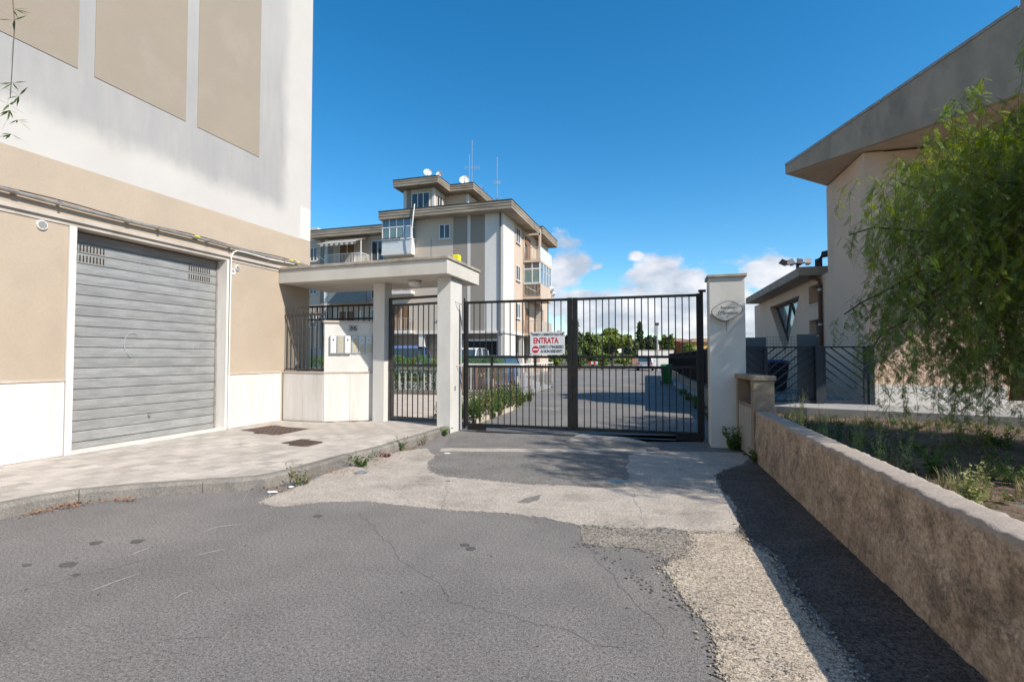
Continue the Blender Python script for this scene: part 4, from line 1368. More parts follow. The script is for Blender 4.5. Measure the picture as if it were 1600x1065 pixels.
# triangular window: reveals are the wall's own thickness, glazing set back with three bars
gx_ = .30
def tri(mb, shrink, off, th):
    cc = [(t0, zt0), (t1, zt0), (ta, zap)]
    ce = (sum(p[0] for p in cc) / 3, sum(p[1] for p in cc) / 3)
    pts = [(ce[0] + (p[0] - ce[0]) * shrink, ce[1] + (p[1] - ce[1]) * shrink) for p in cc]
    n = len(mb.v)
    for o_ in (off, off + th):
        for (cq, zz) in pts:
            x, y = V(o_, cq); mb.v.append((x, y, zz))
    for f in ((0, 1, 2), (3, 5, 4), (0, 3, 4, 1), (1, 4, 5, 2), (2, 5, 3, 0)):
        mb.f.append([n + i for i in f]); mb.mi.append(mb.cur)
    return mb, pts
wm_, pts = tri(MB().mat('glass_sky'), .985, gx_, .02)
tw = wm_.build('triangular_window', vl)
def vb_(mb, p, q, w, off): 
    a = V(off, p[0]); c3 = V(off, q[0])
    return mb.bar((a[0], a[1], p[1]), (c3[0], c3[1], q[1]), w, w)
for p, q in (((t0 + .05, zt0 - .04), (t1 - .05, zt0 - .04)), ((t0 + .06, zt0), (ta, zap + .05)), ((t1 - .06, zt0), (ta, zap + .05)),
             (((t0 + t1) / 2, zt0), (t0 + 1.15, 2.5)), (((t0 + t1) / 2, zt0), (ta + .9, 2.32))):
    vb_(MB().mat('frame_brown'), p, q, .05, gx_ - .03).build('glazing_bar', tw)
# frame lining of the left reveal (dark painted board)
MB().mat('frame_brown').prism([V(.05, t0), V(.3, t0), V(.3, t0 + .001), V(.05, t0 + .001)], 3.0, 3.01).build('sill_strip', tw)
wn = MB().mat('glass_dark').prism([V(.28, w0), V(.30, w0), V(.30, w1), V(.28, w1)], 3.17, 3.79).build('window', vl)
for z0, z1 in ((3.17, 3.21), (3.75, 3.79)):
    MB().mat('frame_brown').prism([V(.24, w0), V(.28, w0), V(.28, w1), V(.24, w1)], z0, z1).build('frame', wn)
MB().mat('frame_brown').prism([V(.24, w0 + .5), V(.279, w0 + .5), V(.279, w0 + .56), V(.24, w0 + .56)], 3.21, 3.75).build('frame', wn)
MB().mat('block_white').prism([V(-.04, w0 - .05), V(.24, w0 - .05), V(.24, w1 + .05), V(-.04, w1 + .05)], 3.13, 3.168).build('sill', wn)
dr = MB().mat('panel_slate').prism([V(.22, w0), V(.30, w0), V(.30, w1), V(.22, w1)], .22, 2.64).build('door', vl)
for z0 in (2.1, 1.6, 1.1, .6):
    MB().mat('aluminium').prism([V(.21, w0), V(.219, w0), V(.219, w1), V(.21, w1)], z0, z0 + .06).build('door_rail', dr)
# low flat roof over the wing
MB().mat('villa_roof').prism([V(-.66, 3.25), V(6.3, 3.25), V(6.3, 14.4), V(-.66, 12.2)], 4.0, 4.28).build('wing_roof', vl, bevel=.01)
# great roof: level underside, top sloping up to the right, edge 45 degrees to the street
T_, E_, R_ = (3.25, 16.25), (4.79, 14.82), (6.80, 12.62)
dT = (Vector(R_) - Vector(T_)).normalized(); Lr = (Vector(R_) - Vector(T_)).length
def topz(x, y): return min(8.62, 6.94 + max(0, (Vector((x, y)) - Vector(T_)).dot(dT)) * (8.47 - 6.94) / Lr)
far_ = Vector(R_) + dT * 6.5
roof = MB().mat('villa_roof')
poly = [T_, R_, (9.4, 11.2), (15, 19), (4.78, 17.86)]
roof.prism(poly, 6.665, topz)
rf_ = roof.build('great_roof', vl, bevel=.012)
_d = Vector((dT.x, dT.y)); _n = Vector((_d.y, -_d.x)) * -1
if _n.y > 0: _n = -_n
for k in range(2):      # metal flashing along the rising edge, in two lengths
    a_ = Vector(T_) + _d * (Lr * .5 * k + .01); e_ = Vector(T_) + _d * (Lr * .5 * (k + 1) - .01)
    za, ze = topz(*a_) , topz(*e_)
    MB().mat('galvanised').bar((a_.x + _n.x * .012, a_.y + _n.y * .012, za - .02), (e_.x + _n.x * .012, e_.y + _n.y * .012, ze - .02), .02, .07).build('flashing', rf_)
MB().mat('villa_soffit').prism([(3.33, 16.26), (6.83, 12.75), (9.3, 11.4), (14.7, 18.8), (4.79, 17.80)], 6.655, 6.6645).build('soffit', vl)
MB().mat('villa_roof').prism([(7.35, 12.9), (7.9, 12.9), (7.9, 13.6), (7.35, 13.6)], 8, 10.3).build('chimney', vl)
# downpipe in the corner, flue on the wing roof
dp = MB().mat('rust_pipe')
x_, y_ = V(-.07, 3.28)
dp.tube([(x_ - .22, y_ + .25, 3.99), (x_ - .02, y_, 3.85), (x_, y_, 3.7), (x_, y_, .75), (x_ - .02, y_ - .02, .30)], .06, 10)
dpo = dp.build('downpipe', vl)
for z0 in (3.5, 2.4, 1.2):
    MB().mat('galvanised').tube([(x_, y_, z0), (x_, y_, z0 + .07)], .066, 10).build('pipe_clip', dpo)
x_, y_ = V(.15, 4.1)
MB().mat('fascia_tar').tube([(x_, y_, 4.28), (x_, y_, 4.62), (x_ + .12, y_ - .1, 4.78), (x_ + .35, y_ - .25, 4.80)], .11, 10).build('flue', vl)

fl = thing('floodlight_cluster', (*V(-.35, 4.6), 4.28), 'cluster of small floodlights on a short mast above the wing roof of the villa', 'floodlight')
x_, y_ = V(-.35, 4.6)
MB().mat('iron_grey').tube([(x_, y_, 4.28), (x_, y_, 4.62)], .05, 8).build('mast', fl)
MB().mat('galvanised').bar((x_ - .45, y_ + .05, 4.60), (x_ + .35, y_ - .02, 4.63), .05, .05).build('crossarm', fl)
for k, (dx, tilt) in enumerate(((-.42, -.9), (-.2, -.3), (.05, .2), (.3, .1))):
    me = MB().mat('galvanised' if k % 2 else 'iron_grey')
    me.hexa([(-.05, -.08, -.06), (.05, -.08, -.06), (.05, .08, -.06), (-.05, .08, -.06), (-.10, -.12, .08), (.10, -.12, .08), (.10, .12, .08), (-.10, .12, .08)])
    o = link('lamp_head', me.mesh('lamp_head'), fl, (x_ + dx, y_, 4.64), (0.9, tilt, 0))

# herringbone fence and wing gate
def Fp(x): return (x, 14.85 + .0437 * (x - 3.73))
fa = math.atan(.0437)
hb = thing('herringbone_fence', (*Fp(2.1), .22), 'dark metal fence of slanting bars left of the garden gate post', 'fence')
hg = thing('herringbone_gate', (*Fp(3.7), .22), 'dark metal garden gate with slanting bars against the villa wall', 'gate')
def fpost(name, par, x, w, z1, z0=.2, d=None):
    me = MB().mat('fence_slate').box(-w / 2, w / 2, -(d or w) / 2, (d or w) / 2, z0, z1).mesh(name, bevel=.004)
    return link(name, me, par, (*Fp(x), 0), (0, 0, fa))
def frail(par, x0, x1, z0, z1, name='rail', w=.04):
    a, c3 = Fp(x0), Fp(x1)
    return MB().mat('fence_slate').bar((a[0], a[1], (z0 + z1) / 2), (c3[0], c3[1], (z0 + z1) / 2), w, z1 - z0).build(name, par)
def fdiag(par, xa, za, xb, zb):
    a, c3 = Fp(xa), Fp(xb)
    MB().mat('fence_slate').bar((a[0], a[1], za), (c3[0], c3[1], zb), .022, .03).build('slanting_bar', par)
def diags(par, x0, x1, z0, z1, sl, step=.20, ph=0.0):
    """bars of slope sl clipped to the panel"""
    span = (x1 - x0) * abs(sl) + (z1 - z0)
    n = int(span / step) + 1
    for k in range(n):
        c0 = z0 - (x1 - x0) * max(sl, 0) + ph + k * step if sl > 0 else z0 + ph + k * step
        # line z = c0 + sl*(x-x0)
        pts = []
        for x in (x0, x1):
            z_ = c0 + sl * (x - x0)
            if z0 <= z_ <= z1: pts.append((x, z_))
        for z_ in (z0, z1):
            x = x0 + (z_ - c0) / sl
            if x0 < x < x1: pts.append((x, z_))
        if len(pts) >= 2 and abs(pts[0][0] - pts[1][0]) > .05:
            fdiag(par, pts[0][0], pts[0][1], pts[1][0], pts[1][1])
zb, ztop = .28, 1.66
fpost('post', hb, 2.42, .09, 1.68)
frail(hb, 1.5, 3.60, ztop - .02, ztop + .025); frail(hb, 1.5, 3.60, zb - .03, zb + .02)
diags(hb, 1.5, 2.38, zb, ztop, -.8, .215)
diags(hb, 2.46, 3.58, zb, ztop, .85, .215)
fpost('post', hb, 3.66, .17, 1.70)
fpost('post', hg, 4.83, .12, 1.70)
fpost('frame_post', hg, 4.70, .07, 1.66, .27); fpost('frame_post', hg, 3.79, .06, 1.66, .27)
frail(hg, 3.77, 4.72, ztop - .02, ztop + .02); frail(hg, 3.77, 4.72, zb - .02, zb + .03)
diags(hg, 3.82, 4.67, zb, ztop, -.85, .21)
# slate screens and wire mesh behind the fence
ss_ = thing('slate_screen', (*Fp(1.9), .22), 'plain slate blue metal screen behind the fence, next to the gate pillar', 'screen')
def screen(par, x0, x1, z0, z1, off):
    a, c3 = Fp(x0), Fp(x1)
    return MB().mat('panel_slate').bar((a[0], a[1] + off, (z0 + z1) / 2), (c3[0], c3[1] + off, (z0 + z1) / 2), .04, z1 - z0).build('panel', par)
screen(ss_, 1.45, 2.46, .22, 1.93, .12)
s2 = thing('slate_screen', (*Fp(3.4), .22), 'tall slate blue metal screen behind the fence, beside the villa door', 'screen')
screen(s2, 3.20, 3.66, .22, 2.0, .14)
wmz = thing('wire_mesh', (*Fp(2.8), .22), 'dark square wire mesh stretched between the two slate screens', 'mesh')
def strand_v(x): 
    a = Fp(x); return [(a[0], a[1] + .13, .25), (a[0], a[1] + .13, 1.93)]
mm_ = MB().mat('fence_slate')
for k in range(11): mm_.tube(strand_v(2.49 + k * .072), .0035, 4, caps=False)
for k in range(20):
    a, c3 = Fp(2.47), Fp(3.21); z_ = .28 + k * .087
    mm_.tube([(a[0], a[1] + .13, z_), (c3[0], c3[1] + .13, z_)], .0035, 4, caps=False)
mm_.build('wire_grid', wmz)['kind'] = 'stuff'

def wheelie_bin(at, rz, body, lid, label, group=None, sc=1.0):
    r = thing('wheeled_bin', at, label, 'bin', group)
    r.rotation_euler = (0, 0, rz); r.scale = (sc,) * 3
    def add(name, mb, par=r, bv=0): 
        o = link(name, mb.mesh(name, bevel=bv)); o.parent = par; o.location = (0, 0, 0); return o
    m1 = MB().mat(body).hexa([(-.22, -.26, .06), (.22, -.26, .06), (.22, .22, .06), (-.22, .22, .06), (-.28, -.34, .96), (.28, -.34, .96), (.28, .33, .96), (-.28, .33, .96)])
    add('body', m1, bv=.02)
    m2 = MB().mat(lid).hexa([(-.30, -.37, .965), (.30, -.37, .965), (.30, .38, .985), (-.30, .38, .985), (-.26, -.32, 1.02), (.26, -.32, 1.02), (.26, .30, 1.06), (-.26, .30, 1.06)])
    add('lid', m2, bv=.012)
    add('rim', MB().mat(body).box(-.30, .30, -.36, -.34, .90, .955))
    add('handle', MB().mat(body).tube([(-.24, .40, .97), (.24, .40, .97)], .016, 8))
    for s in (-1, 1): add('wheel', MB().mat('rubber').tube([(s * .25, .24, .1), (s * .30, .24, .1)], .10, 14))
    return r
wheelie_bin((3.42, 19.0, .22), .15, 'bin_black', 'bin_blue', 'dark wheeled bin with a blue lid behind the herringbone fence', None, 1.05)
wheelie_bin((-.13, 27.5, 0), math.pi + .05, 'bin_green', 'bin_green', 'green wheeled bin standing by the dark fence inside the yard', None, 1.0)

# stone boundary with railings deep behind the tree
bw = thing('boundary_wall', (12, 20, .2), 'grey stone wall topped by pale railings, deep in shade behind the pepper tree trunks', 'wall')
MB().mat('kerb_concrete').prism([V(3.2, 3.2), V(14, 2.2), V(14, 2.5), V(3.2, 3.5)], .2, .95).build('base', bw)
bme = MB().mat('rail_cream').box(-.015, .015, -.015, .015, .95, 1.55).mesh('bar')
for k in range(60):
    a = 3.3 + k * .17
    link('bar', bme, bw, (*V(a, 3.35 - (a - 3.2) * .0926), 0))
MB().mat('rail_cream').prism([V(3.2, 3.33), V(14, 2.33), V(14, 2.37), V(3.2, 3.37)], 1.55, 1.59).build('rail', bw)

# ------------------------------------------------------------------ LOW WALL AND DARK FENCE IN THE YARD (right of the road)
yw = thing('yard_wall', (.3, 16, 0), 'long low concrete wall along the right edge of the yard road', 'wall')
def yx(y): return 1.0 - (y - 15) * .0437
MB().mat('cast_concrete').prism([(yx(9.3) + .02, 9.3), (yx(9.3) + .22, 9.3), (yx(40) + .22, 40), (yx(40) + .02, 40)], -.05, .51).build('wall_body', yw, bevel=.01)
MB().mat('kerb_concrete').prism([(yx(9.3) + .0, 9.3), (yx(9.3) + .24, 9.3), (yx(40) + .24, 40), (yx(40), 40)], .51, .55).build('coping', yw)
yf = thing('screen_fence', (.35, 16, .85), 'dark screened metal fence on the low wall beside the yard road', 'fence')
for k in range(11):
    a, e = 13.2 + k * 2.5, 13.2 + (k + 1) * 2.5
    MB().mat('fence_screen').prism([(yx(a) + .10, a + .05), (yx(a) + .13, a + .05), (yx(e) + .13, e - .05), (yx(e) + .10, e - .05)], .62, 1.62).build('screen_panel', yf)
    MB().mat('galvanised' if k == 2 else 'iron_black').box(yx(a) + .06, yx(a) + .12, a - .03, a + .03, .55, 1.68).build('post', yf)
    for q in range(8):
        yy = a + (q + .5) * 2.5 / 8
        MB().mat('iron_black').box(yx(yy) + .075, yx(yy) + .099, yy - .012, yy + .012, .56, 1.66).build('bar', yf)
MB().mat('iron_black').prism([(yx(13.2) + .06, 13.2), (yx(13.2) + .10, 13.2), (yx(39.5) + .10, 39.5), (yx(39.5) + .06, 39.5)], 1.62, 1.65).build('rail', yf)

# ------------------------------------------------------------------ FENCES ON THE LEFT OF THE YARD
pf = thing('picket_fence', (-5.8, 16.5, 0), 'rusty and pale vertical slat fence behind the left leaf of the driveway gate', 'fence')
pm_ = [MB().mat('rust_slat').box(-.035, .035, -.012, .012, 0, .92).mesh('slat'), MB().mat('baluster_concrete').box(-.028, .028, -.012, .012, 0, .92).mesh('slat')]
MB().mat('kerb_concrete').box(-7.0, -4.75, 16.42, 16.62, -.05, .22).build('base', pf)
for k in range(21):
    link('slat', pm_[0 if rnd.random() < .6 else 1], pf, (-6.95 + k * .108, 16.45 + rnd.uniform(-.01, .01), .22), (0, rnd.uniform(-.012, .012), 0))
MB().mat('white_paint').box(-7.0, -4.75, 16.44, 16.52, 1.14, 1.19).build('rail', pf)
for k in range(12):
    link('slat', pm_[k % 2], pf, (-4.78 + (-.04) * k, 16.65 + k * .62, .22), (0, 0, math.pi / 2))
MB().mat('white_paint').bar((-4.78, 16.5, 1.16), (-5.2, 23.5, 1.16), .06, .05).build('rail', pf)
bf = thing('baluster_fence', (-8.5, 16.5, 0), 'pale concrete baluster fence in front of the green hedge, seen through the pedestrian gate', 'fence')
MB().mat('kerb_concrete').box(-15, -7.0, 16.40, 16.64, -.05, .24).build('base', bf)
MB().mat('kerb_concrete').box(-15, -7.0, 16.44, 16.58, .96, 1.02).build('top_rail', bf)
bb_ = MB().mat('baluster_concrete').box(-.022, .022, -.022, .022, .24, .96).mesh('baluster')
for k in range(32): link('baluster', bb_, bf, (-7.1 - k * .245, 16.51, 0))

# ------------------------------------------------------------------ FAR APARTMENT BLOCK
fb = thing('apartment_building', (-12.2, 37.5, 0), 'four storey beige apartment block with grey stripes, a flat overhanging roof and a small penthouse', 'building')
def B(name, m_, x0, x1, y0, y1, z0, z1, par=fb, bv=0.0):
    return MB().mat(m_).box(x0, x1, y0, y1, z0, z1).build(name, par, bevel=bv)
FL = [3.45, 6.65, 9.85]
FRX, FRY = -12.2, 37.5
B('wall', 'block_plaster', -22.5, -12.21, 37.51, 50, 3.3, 12.66)
B('ground_floor_wall', 'block_taupe', -22.5, -12.9, 38.3, 50, 0, 3.3)
for i, (x0, x1, m_, pr_) in enumerate([(-22.5, -16.40, 'block_plaster', .008), (-16.38, -15.17, 'block_taupe', .016), (-15.17, -14.92, 'block_white', .03), (-14.92, -13.70, 'block_taupe', .016),
                             (-13.70, -12.21, 'block_white', .012)]):
    B('wall_stripe', m_, x0, x1, 37.5 - pr_, 37.51, 3.3, 12.65)
B('wall_stripe', 'block_white', -12.215, -12.18, 37.5, 40.35, .0, 12.65)
B('wall_stripe', 'block_pink', -12.215, -12.19, 40.37, 43.0, 3.3, 12.65)
B('string_course', 'block_white', -22.6, -12.1, 37.40, 37.60, 3.28, 3.48)
B('string_course', 'block_white', -12.2, -12.08, 37.5, 47.6, 3.28, 3.48)
MB().mat('iron_grey').tube([(-12.42, 37.40, .1), (-12.42, 37.40, 12.6)], .05, 8).build('downpipe', fb)
for x in (-22.4, -19.2, -16.0, -12.5): B('column', 'block_white', x - .2, x + .25, 37.5, 37.95, 0, 3.28)
for y in (40.6, 43.2, 46.2, 49): B('column', 'block_white', -12.55, -12.2, y - .2, y + .2, 0, 3.28)
B('opening', 'vent_dark', -15.7, -12.85, 38.24, 38.30, .05, 2.7)
op = B('opening_surround', 'white_paint', -15.85, -15.7, 38.15, 38.30, .0, 2.8); B('opening_surround', 'white_paint', -15.7, -12.85, 38.15, 38.30, 2.7, 2.85)
B('garage_door', 'fence_screen', -12.9, -12.86, 41.0, 42.9, .05, 2.6); B('garage_door', 'block_fascia', -12.9, -12.86, 43.6, 45.8, .05, 2.6)
for x in (-21.9, -18.8): B('garage_door', 'block_fascia', x, x + 2.3, 38.25, 38.31, .05, 2.5)
# roof with fascia boards and tar edge
def roofslab(x0, x1, y0, y1, z0, z1, nm='roof'):
    o = MB().mat('block_fascia').box(x0, x1, y0, y1, z0, z1 - .06).build(nm, fb, bevel=.02)
    MB().mat('fascia_tar').box(x0 - .03, x1 + .03, y0 - .03, y1 + .03, z1 - .06, z1).build('roof_edge', o)
    for zz in (z0 + (z1 - z0) * .3, z0 + (z1 - z0) * .62):
        MB().mat('fascia_tar').box(x0 - .012, x1 + .012, y0 - .012, y1 + .012, zz, zz + .035).build('board_joint', o)
    return o
roofslab(-22.6, -11.2, 36.5, 45.6, 12.62, 13.33)
roofslab(-22.6, -11.0, 45.6, 52, 12.78, 13.50)
B('wall', 'block_pink', -22.4, -11.8, 47.6, 51.2, 0, 12.75)
# windows on the front and side
def win(x0, x1, y, z0, z1, par=fb, glass='glass_dark', n=2, frame='white_paint', axis='x', sill=True, proud=.03):
    if axis == 'x':
        o = MB().mat(glass).box(x0, x1, y - proud, y + .02, z0, z1).build('window', par)
        bx = lambda a, c2, d, e: MB().mat(frame).box(a, c2, y - proud - .03, y - proud, d, e).build('frame', o)
    else:
        o = MB().mat(glass).box(y - .02, y + proud, x0, x1, z0, z1).build('window', par)
        bx = lambda a, c2, d, e: MB().mat(frame).box(y + proud, y + proud + .03, a, c2, d, e).build('frame', o)
    w = .06
    bx(x0 - w, x1 + w, z1, z1 + w); bx(x0 - w, x1 + w, z0 - w, z0)
    bx(x0 - w, x0, z0, z1); bx(x1, x1 + w, z0, z1)
    for k in range(1, n):
        xm = x0 + (x1 - x0) * k / n; bx(xm - w * .6, xm + w * .6, z0, z1)
    if sill:
        if axis == 'x': MB().mat('block_white').box(x0 - .15, x1 + .15, y - proud - .10, y - .0, z0 - .14, z0 - .062).build('sill', o)
        else: MB().mat('block_white').box(y, y + proud + .10, x0 - .15, x1 + .15, z0 - .14, z0 - .062).build('sill', o)
    return o
for f in FL:
    win(-17.55, -16.72, 37.49, f + 1.12, f + 2.18)
    win(40.95, 42.0, -12.19, f + 1.30, f + 2.45, axis='y')
# corner verandas on the front
def rails(x0, x1, y, z0, h, n, m_='rail_cream', par=None, axis='x', nm='railing'):
    mb = MB().mat(m_)
    bx = (lambda a, c2, d, e, t: mb.box(a, c2, y - t, y + t, d, e)) if axis == 'x' else (lambda a, c2, d, e, t: mb.box(y - t, y + t, a, c2, d, e))
    bx(x0, x1, z0 + h - .05, z0 + h, .025); bx(x0, x1, z0 + .05, z0 + .09, .02)
    for k in range(n + 1):
        x = x0 + (x1 - x0) * k / n; bx(x - .014, x + .014, z0 + .05, z0 + h - .05, .012)
    return mb.build(nm, par or fb)
vx0, vx1, vy = -22.45, -19.75, 36.75
for i, f in enumerate(FL):
    B('balcony_slab', 'block_white', vx0, vx1, vy, 37.45, f - .12, f + .12)
    if i == 2:
        v = B('veranda', 'veranda_white', vx0 + .02, vx1 - .02, vy + .02, 37.44, f + .12, f + 1.10)
        MB().mat('white_paint').box(vx0 - .02, vx1 + .02, vy - .04, 37.44, f + 1.10, f + 1.20).build('ledge', v)
        for k in range(4):
            a = vx0 + .05 + k * (vx1 - vx0 - .1) / 4; e = a + (vx1 - vx0 - .1) / 4
            MB().mat('glass_green' if k < 3 else 'glass_blue').box(a + .05, e - .03, vy + .03, vy + .05, f + 1.25, f + 2.1).build('pane', v)
            MB().mat('glass_blue').box(a + .05, e - .03, vy + .03, vy + .05, f + 2.17, f + 2.72).build('pane', v)
            MB().mat('white_paint').box(a - .02, a + .05, vy, vy + .07, f + 1.2, f + 2.75).build('frame', v)
        MB().mat('white_paint').box(vx1 - .07, vx1, vy, vy + .07, f + 1.2, f + 2.75).build('frame', v)
        MB().mat('white_paint').box(vx0, vx1, vy + .0, vy + .06, f + 2.10, f + 2.17).build('frame', v)
        MB().mat('glass_green').box(vx1 - .05, vx1 - .03, vy + .09, 37.42, f + 1.25, f + 2.72).build('pane', v)
        MB().mat('white_paint').box(vx1 - .06, vx1 - .01, vy + .07, 37.42, f + 2.10, f + 2.17).build('frame', v)
        rl = MB().mat('iron_grey')
        for k in range(14): rl.box(vx0 + k * .13, vx0 + k * .13 + .02, vy - .07, vy - .05, f + 1.0, f + 1.25)
        rl.box(vx0, vx0 + 1.8, vy - .07, vy - .05, f + 1.23, f + 1.26); rl.build('drying_rack', v)
    else:
        rails(vx0, vx1, vy + .03, f + .12, 1.0, 20, 'rail_cream'); rails(vy + .03, 37.4, vx1 - .03, f + .12, 1.0, 5, 'rail_cream', axis='y')
        win(vx0 + .7, vx1 - .5, 37.49, f + .15, f + 2.3, glass='wood_door', frame='block_pink', sill=False)
# white flue / cable bundle beside the veranda
MB().mat('white_paint').tube([(-19.45, 36.45, 9.8), (-19.5, 36.4, 11.6), (-19.4, 36.35, 12.3), (-19.25, 36.35, 13.6)], .05, 8).build('cable_duct', fb)
# balconies on the side (projecting 1.6 m), Y 43.1 to 47.5
for i, f in enumerate(FL):
    B('balcony_slab', 'block_pink', -12.19, -10.6, 43.1, 47.5, f - .14, f + .06)
    B('loggia_back', 'block_pink', -12.19, -12.12, 43.1, 47.5, f + .06, f + 2.9)
    if i == 2:
        B('parapet', 'veranda_white', -10.68, -10.6, 43.1, 47.5, f + .06, f + 1.2)
        rails(-12.15, -10.68, 43.14, f + .06, 1.14, 10)
        B('column', 'block_pink', -10.78, -10.62, 43.15, 43.4, f + 1.2, 12.6)
        B('beam', 'block_pink', -12.1, -10.65, 43.15, 43.3, f + 2.25, f + 2.4)
        B('door', 'wood_door', -12.11, -12.05, 43.6, 45.2, f + .1, f + 2.3)
    elif i == 1:
        rails(-12.15, -10.65, 43.10, f + .06, 1.10, 12)
        B('parapet', 'block_pink', -10.66, -10.6, 43.15, 47.5, f + .06, f + 1.16)
        v = B('veranda', 'veranda_white', -12.15, -10.66, 43.2, 43.26, f + 1.16, f + 1.32)
        for a, e in ((-12.1, -11.45), (-11.35, -10.75)):
            MB().mat('glass_green').box(a, e, 43.2, 43.24, f + 1.34, f + 2.45).build('pane', v)
            MB().mat('glass_dark').box(a, e, 43.2, 43.24, f + 2.55, f + 3.0).build('pane', v)
            MB().mat('white_paint').box(a - .07, a, 43.17, 43.26, f + 1.32, f + 3.05).build('frame', v)
        MB().mat('white_paint').box(-10.75, -10.64, 43.17, 43.28, f + 1.2, f + 3.05).build('frame', v)
        MB().mat('white_paint').box(-12.15, -10.7, 43.18, 43.25, f + 2.45, f + 2.55).build('frame', v)
        for k in range(4):
            a = 43.35 + k * 1.03
            MB().mat('glass_blue').box(-10.66, -10.63, a, a + .9, f + 1.2, f + 2.4).build('pane', v)
            MB().mat('glass_sky').box(-10.66, -10.63, a, a + .9, f + 2.5, f + 3.0).build('pane', v)
            MB().mat('white_paint').box(-10.68, -10.61, a + .9, a + 1.0, f + 1.2, f + 3.05).build('frame', v)
        for (yy, zz) in ((47.0, f + 1.15), (47.4, f + .75)):
            MB().mat('white_paint').tube([(-10.5, yy, zz), (-10.2, yy - .2, zz + .05)], [.30, .05], 14).build('wall_dish', fb)
    else:
        B('parapet', 'rail_cream', -10.66, -10.6, 43.15, 47.5, f + .06, f + 1.16)
        rails(-12.15, -10.65, 43.10, f + .06, 1.10, 10)
        B('door', 'wood_door', -12.11, -12.05, 43.5, 44.7, f + .1, f + 2.3)
        B('shutter', 'awning_cloth', -11.9, -11.2, 46.6, 46.7, f + .1, f + 2.4)
# penthouse
B('penthouse_wall', 'block_plaster', -23.9, -20.75, 43, 52, 13.3, 17.2)
B('penthouse_wall', 'block_pink', -20.75, -18.4, 45.6, 53.5, 13.3, 17.2)
B('wall_stripe', 'block_white', -20.95, -20.72, 42.97, 43.2, 13.3, 17.2)
B('wall_stripe', 'block_white', -18.6, -18.37, 45.57, 45.8, 13.3, 17.2)
B('wall_stripe', 'block_white', -23.92, -23.6, 42.97, 43.2, 13.3, 17.2)
B('wall_stripe', 'block_taupe', -23.6, -23.15, 42.98, 43.2, 15.0, 17.2)
roofslab(-24.5, -19.9, 42, 52, 17.25, 17.95, 'penthouse_roof')
roofslab(-19.9, -17.5, 44.7, 54, 17.25, 17.95, 'penthouse_roof')
win(-23.0, -21.25, 42.99, 15.4, 16.75, n=3)
win(43.6, 44.6, -20.74, 15.5, 16.7, axis='y', n=2)
# left wing
B('wing_wall', 'block_plaster', -34.0, -22.5, 41.5, 52, 0, 12.7)
for x0, x1, m_ in ((-34.0, -33.3, 'block_pink'), (-32.0, -31.5, 'block_taupe'), (-31.5, -31.2, 'block_white'), (-31.2, -30.6, 'block_taupe'), (-24.6, -23.3, 'block_taupe')):
    B('wall_stripe', m_, x0, x1, 41.47, 41.5, .1, 12.68)
roofslab(-32.6, -22.65, 40.7, 52, 12.75, 13.5, 'wing_roof')
B('wing_end', 'block_white', -40, -32.3, 42.2, 52, 0, 13.2); B('roof', 'block_white', -40.2, -32.7, 41.9, 52.2, 13.2, 14.05)
for f in FL:
    win(-33.1, -32.4, 41.49, f + .9, f + 2.1)
    B('balcony_slab', 'block_white', -30.5, -26.6, 40.1, 41.46, f - .12, f + .12)
    rails(-30.5, -26.6, 40.13, f + .12, .95, 26, 'white_paint'); rails(40.13, 41.4, -26.63, f + .12, .95, 6, 'white_paint', axis='y')
    win(-29.8, -28.2, 41.49, f + .15, f + 2.3, glass='wood_door', sill=False)
    win(-26.3, -25.1, 41.49, f + .3, f + 2.3, sill=False)
    for x in (-30.45, -26.65): B('balcony_post', 'white_paint', x - .04, x + .04, 40.12, 40.2, f + .12, f + 2.2)
B('rolled_screen', 'rolled_screen', -29.9, -25.9, 39.9, 39.98, 6.35, 7.35)
B('ground_window', 'glass_blue', -33, -31, 41.40, 41.47, .9, 2.2)
aw = thing('awning', (-28.5, 40.8, 12), 'striped cream awning over the top floor balcony of the far left wing', 'awning')
n = 15
for k in range(n):
    x0 = -30.6 + k * 4.0 / n; x1 = x0 + 4.0 / n
    m_ = 'awning_cloth' if k % 2 else 'awning_stripe'
    mb = MB().mat(m_)
    mb.hexa([(x0, 39.3, 11.75), (x1, 39.3, 11.75), (x1, 41.4, 12.55), (x0, 41.4, 12.55), (x0, 39.3, 11.78), (x1, 39.3, 11.78), (x1, 41.4, 12.58), (x0, 41.4, 12.58)])
    mb.hexa([(x0, 39.28, 11.50), (x1, 39.28, 11.50), (x1, 39.3, 11.50), (x0, 39.3, 11.50), (x0, 39.28, 11.78), (x1, 39.28, 11.78), (x1, 39.3, 11.78), (x0, 39.3, 11.78)])
    mb.build('awning_strip', aw)
MB().mat('white_paint').bar((-30.6, 39.3, 11.76), (-26.6, 39.3, 11.76), .06).build('front_bar', aw)
MB().mat('white_paint').bar((-31.2, 40.1, 10.9), (-30.4, 40.1, 10.3), .05).build('arm', aw)
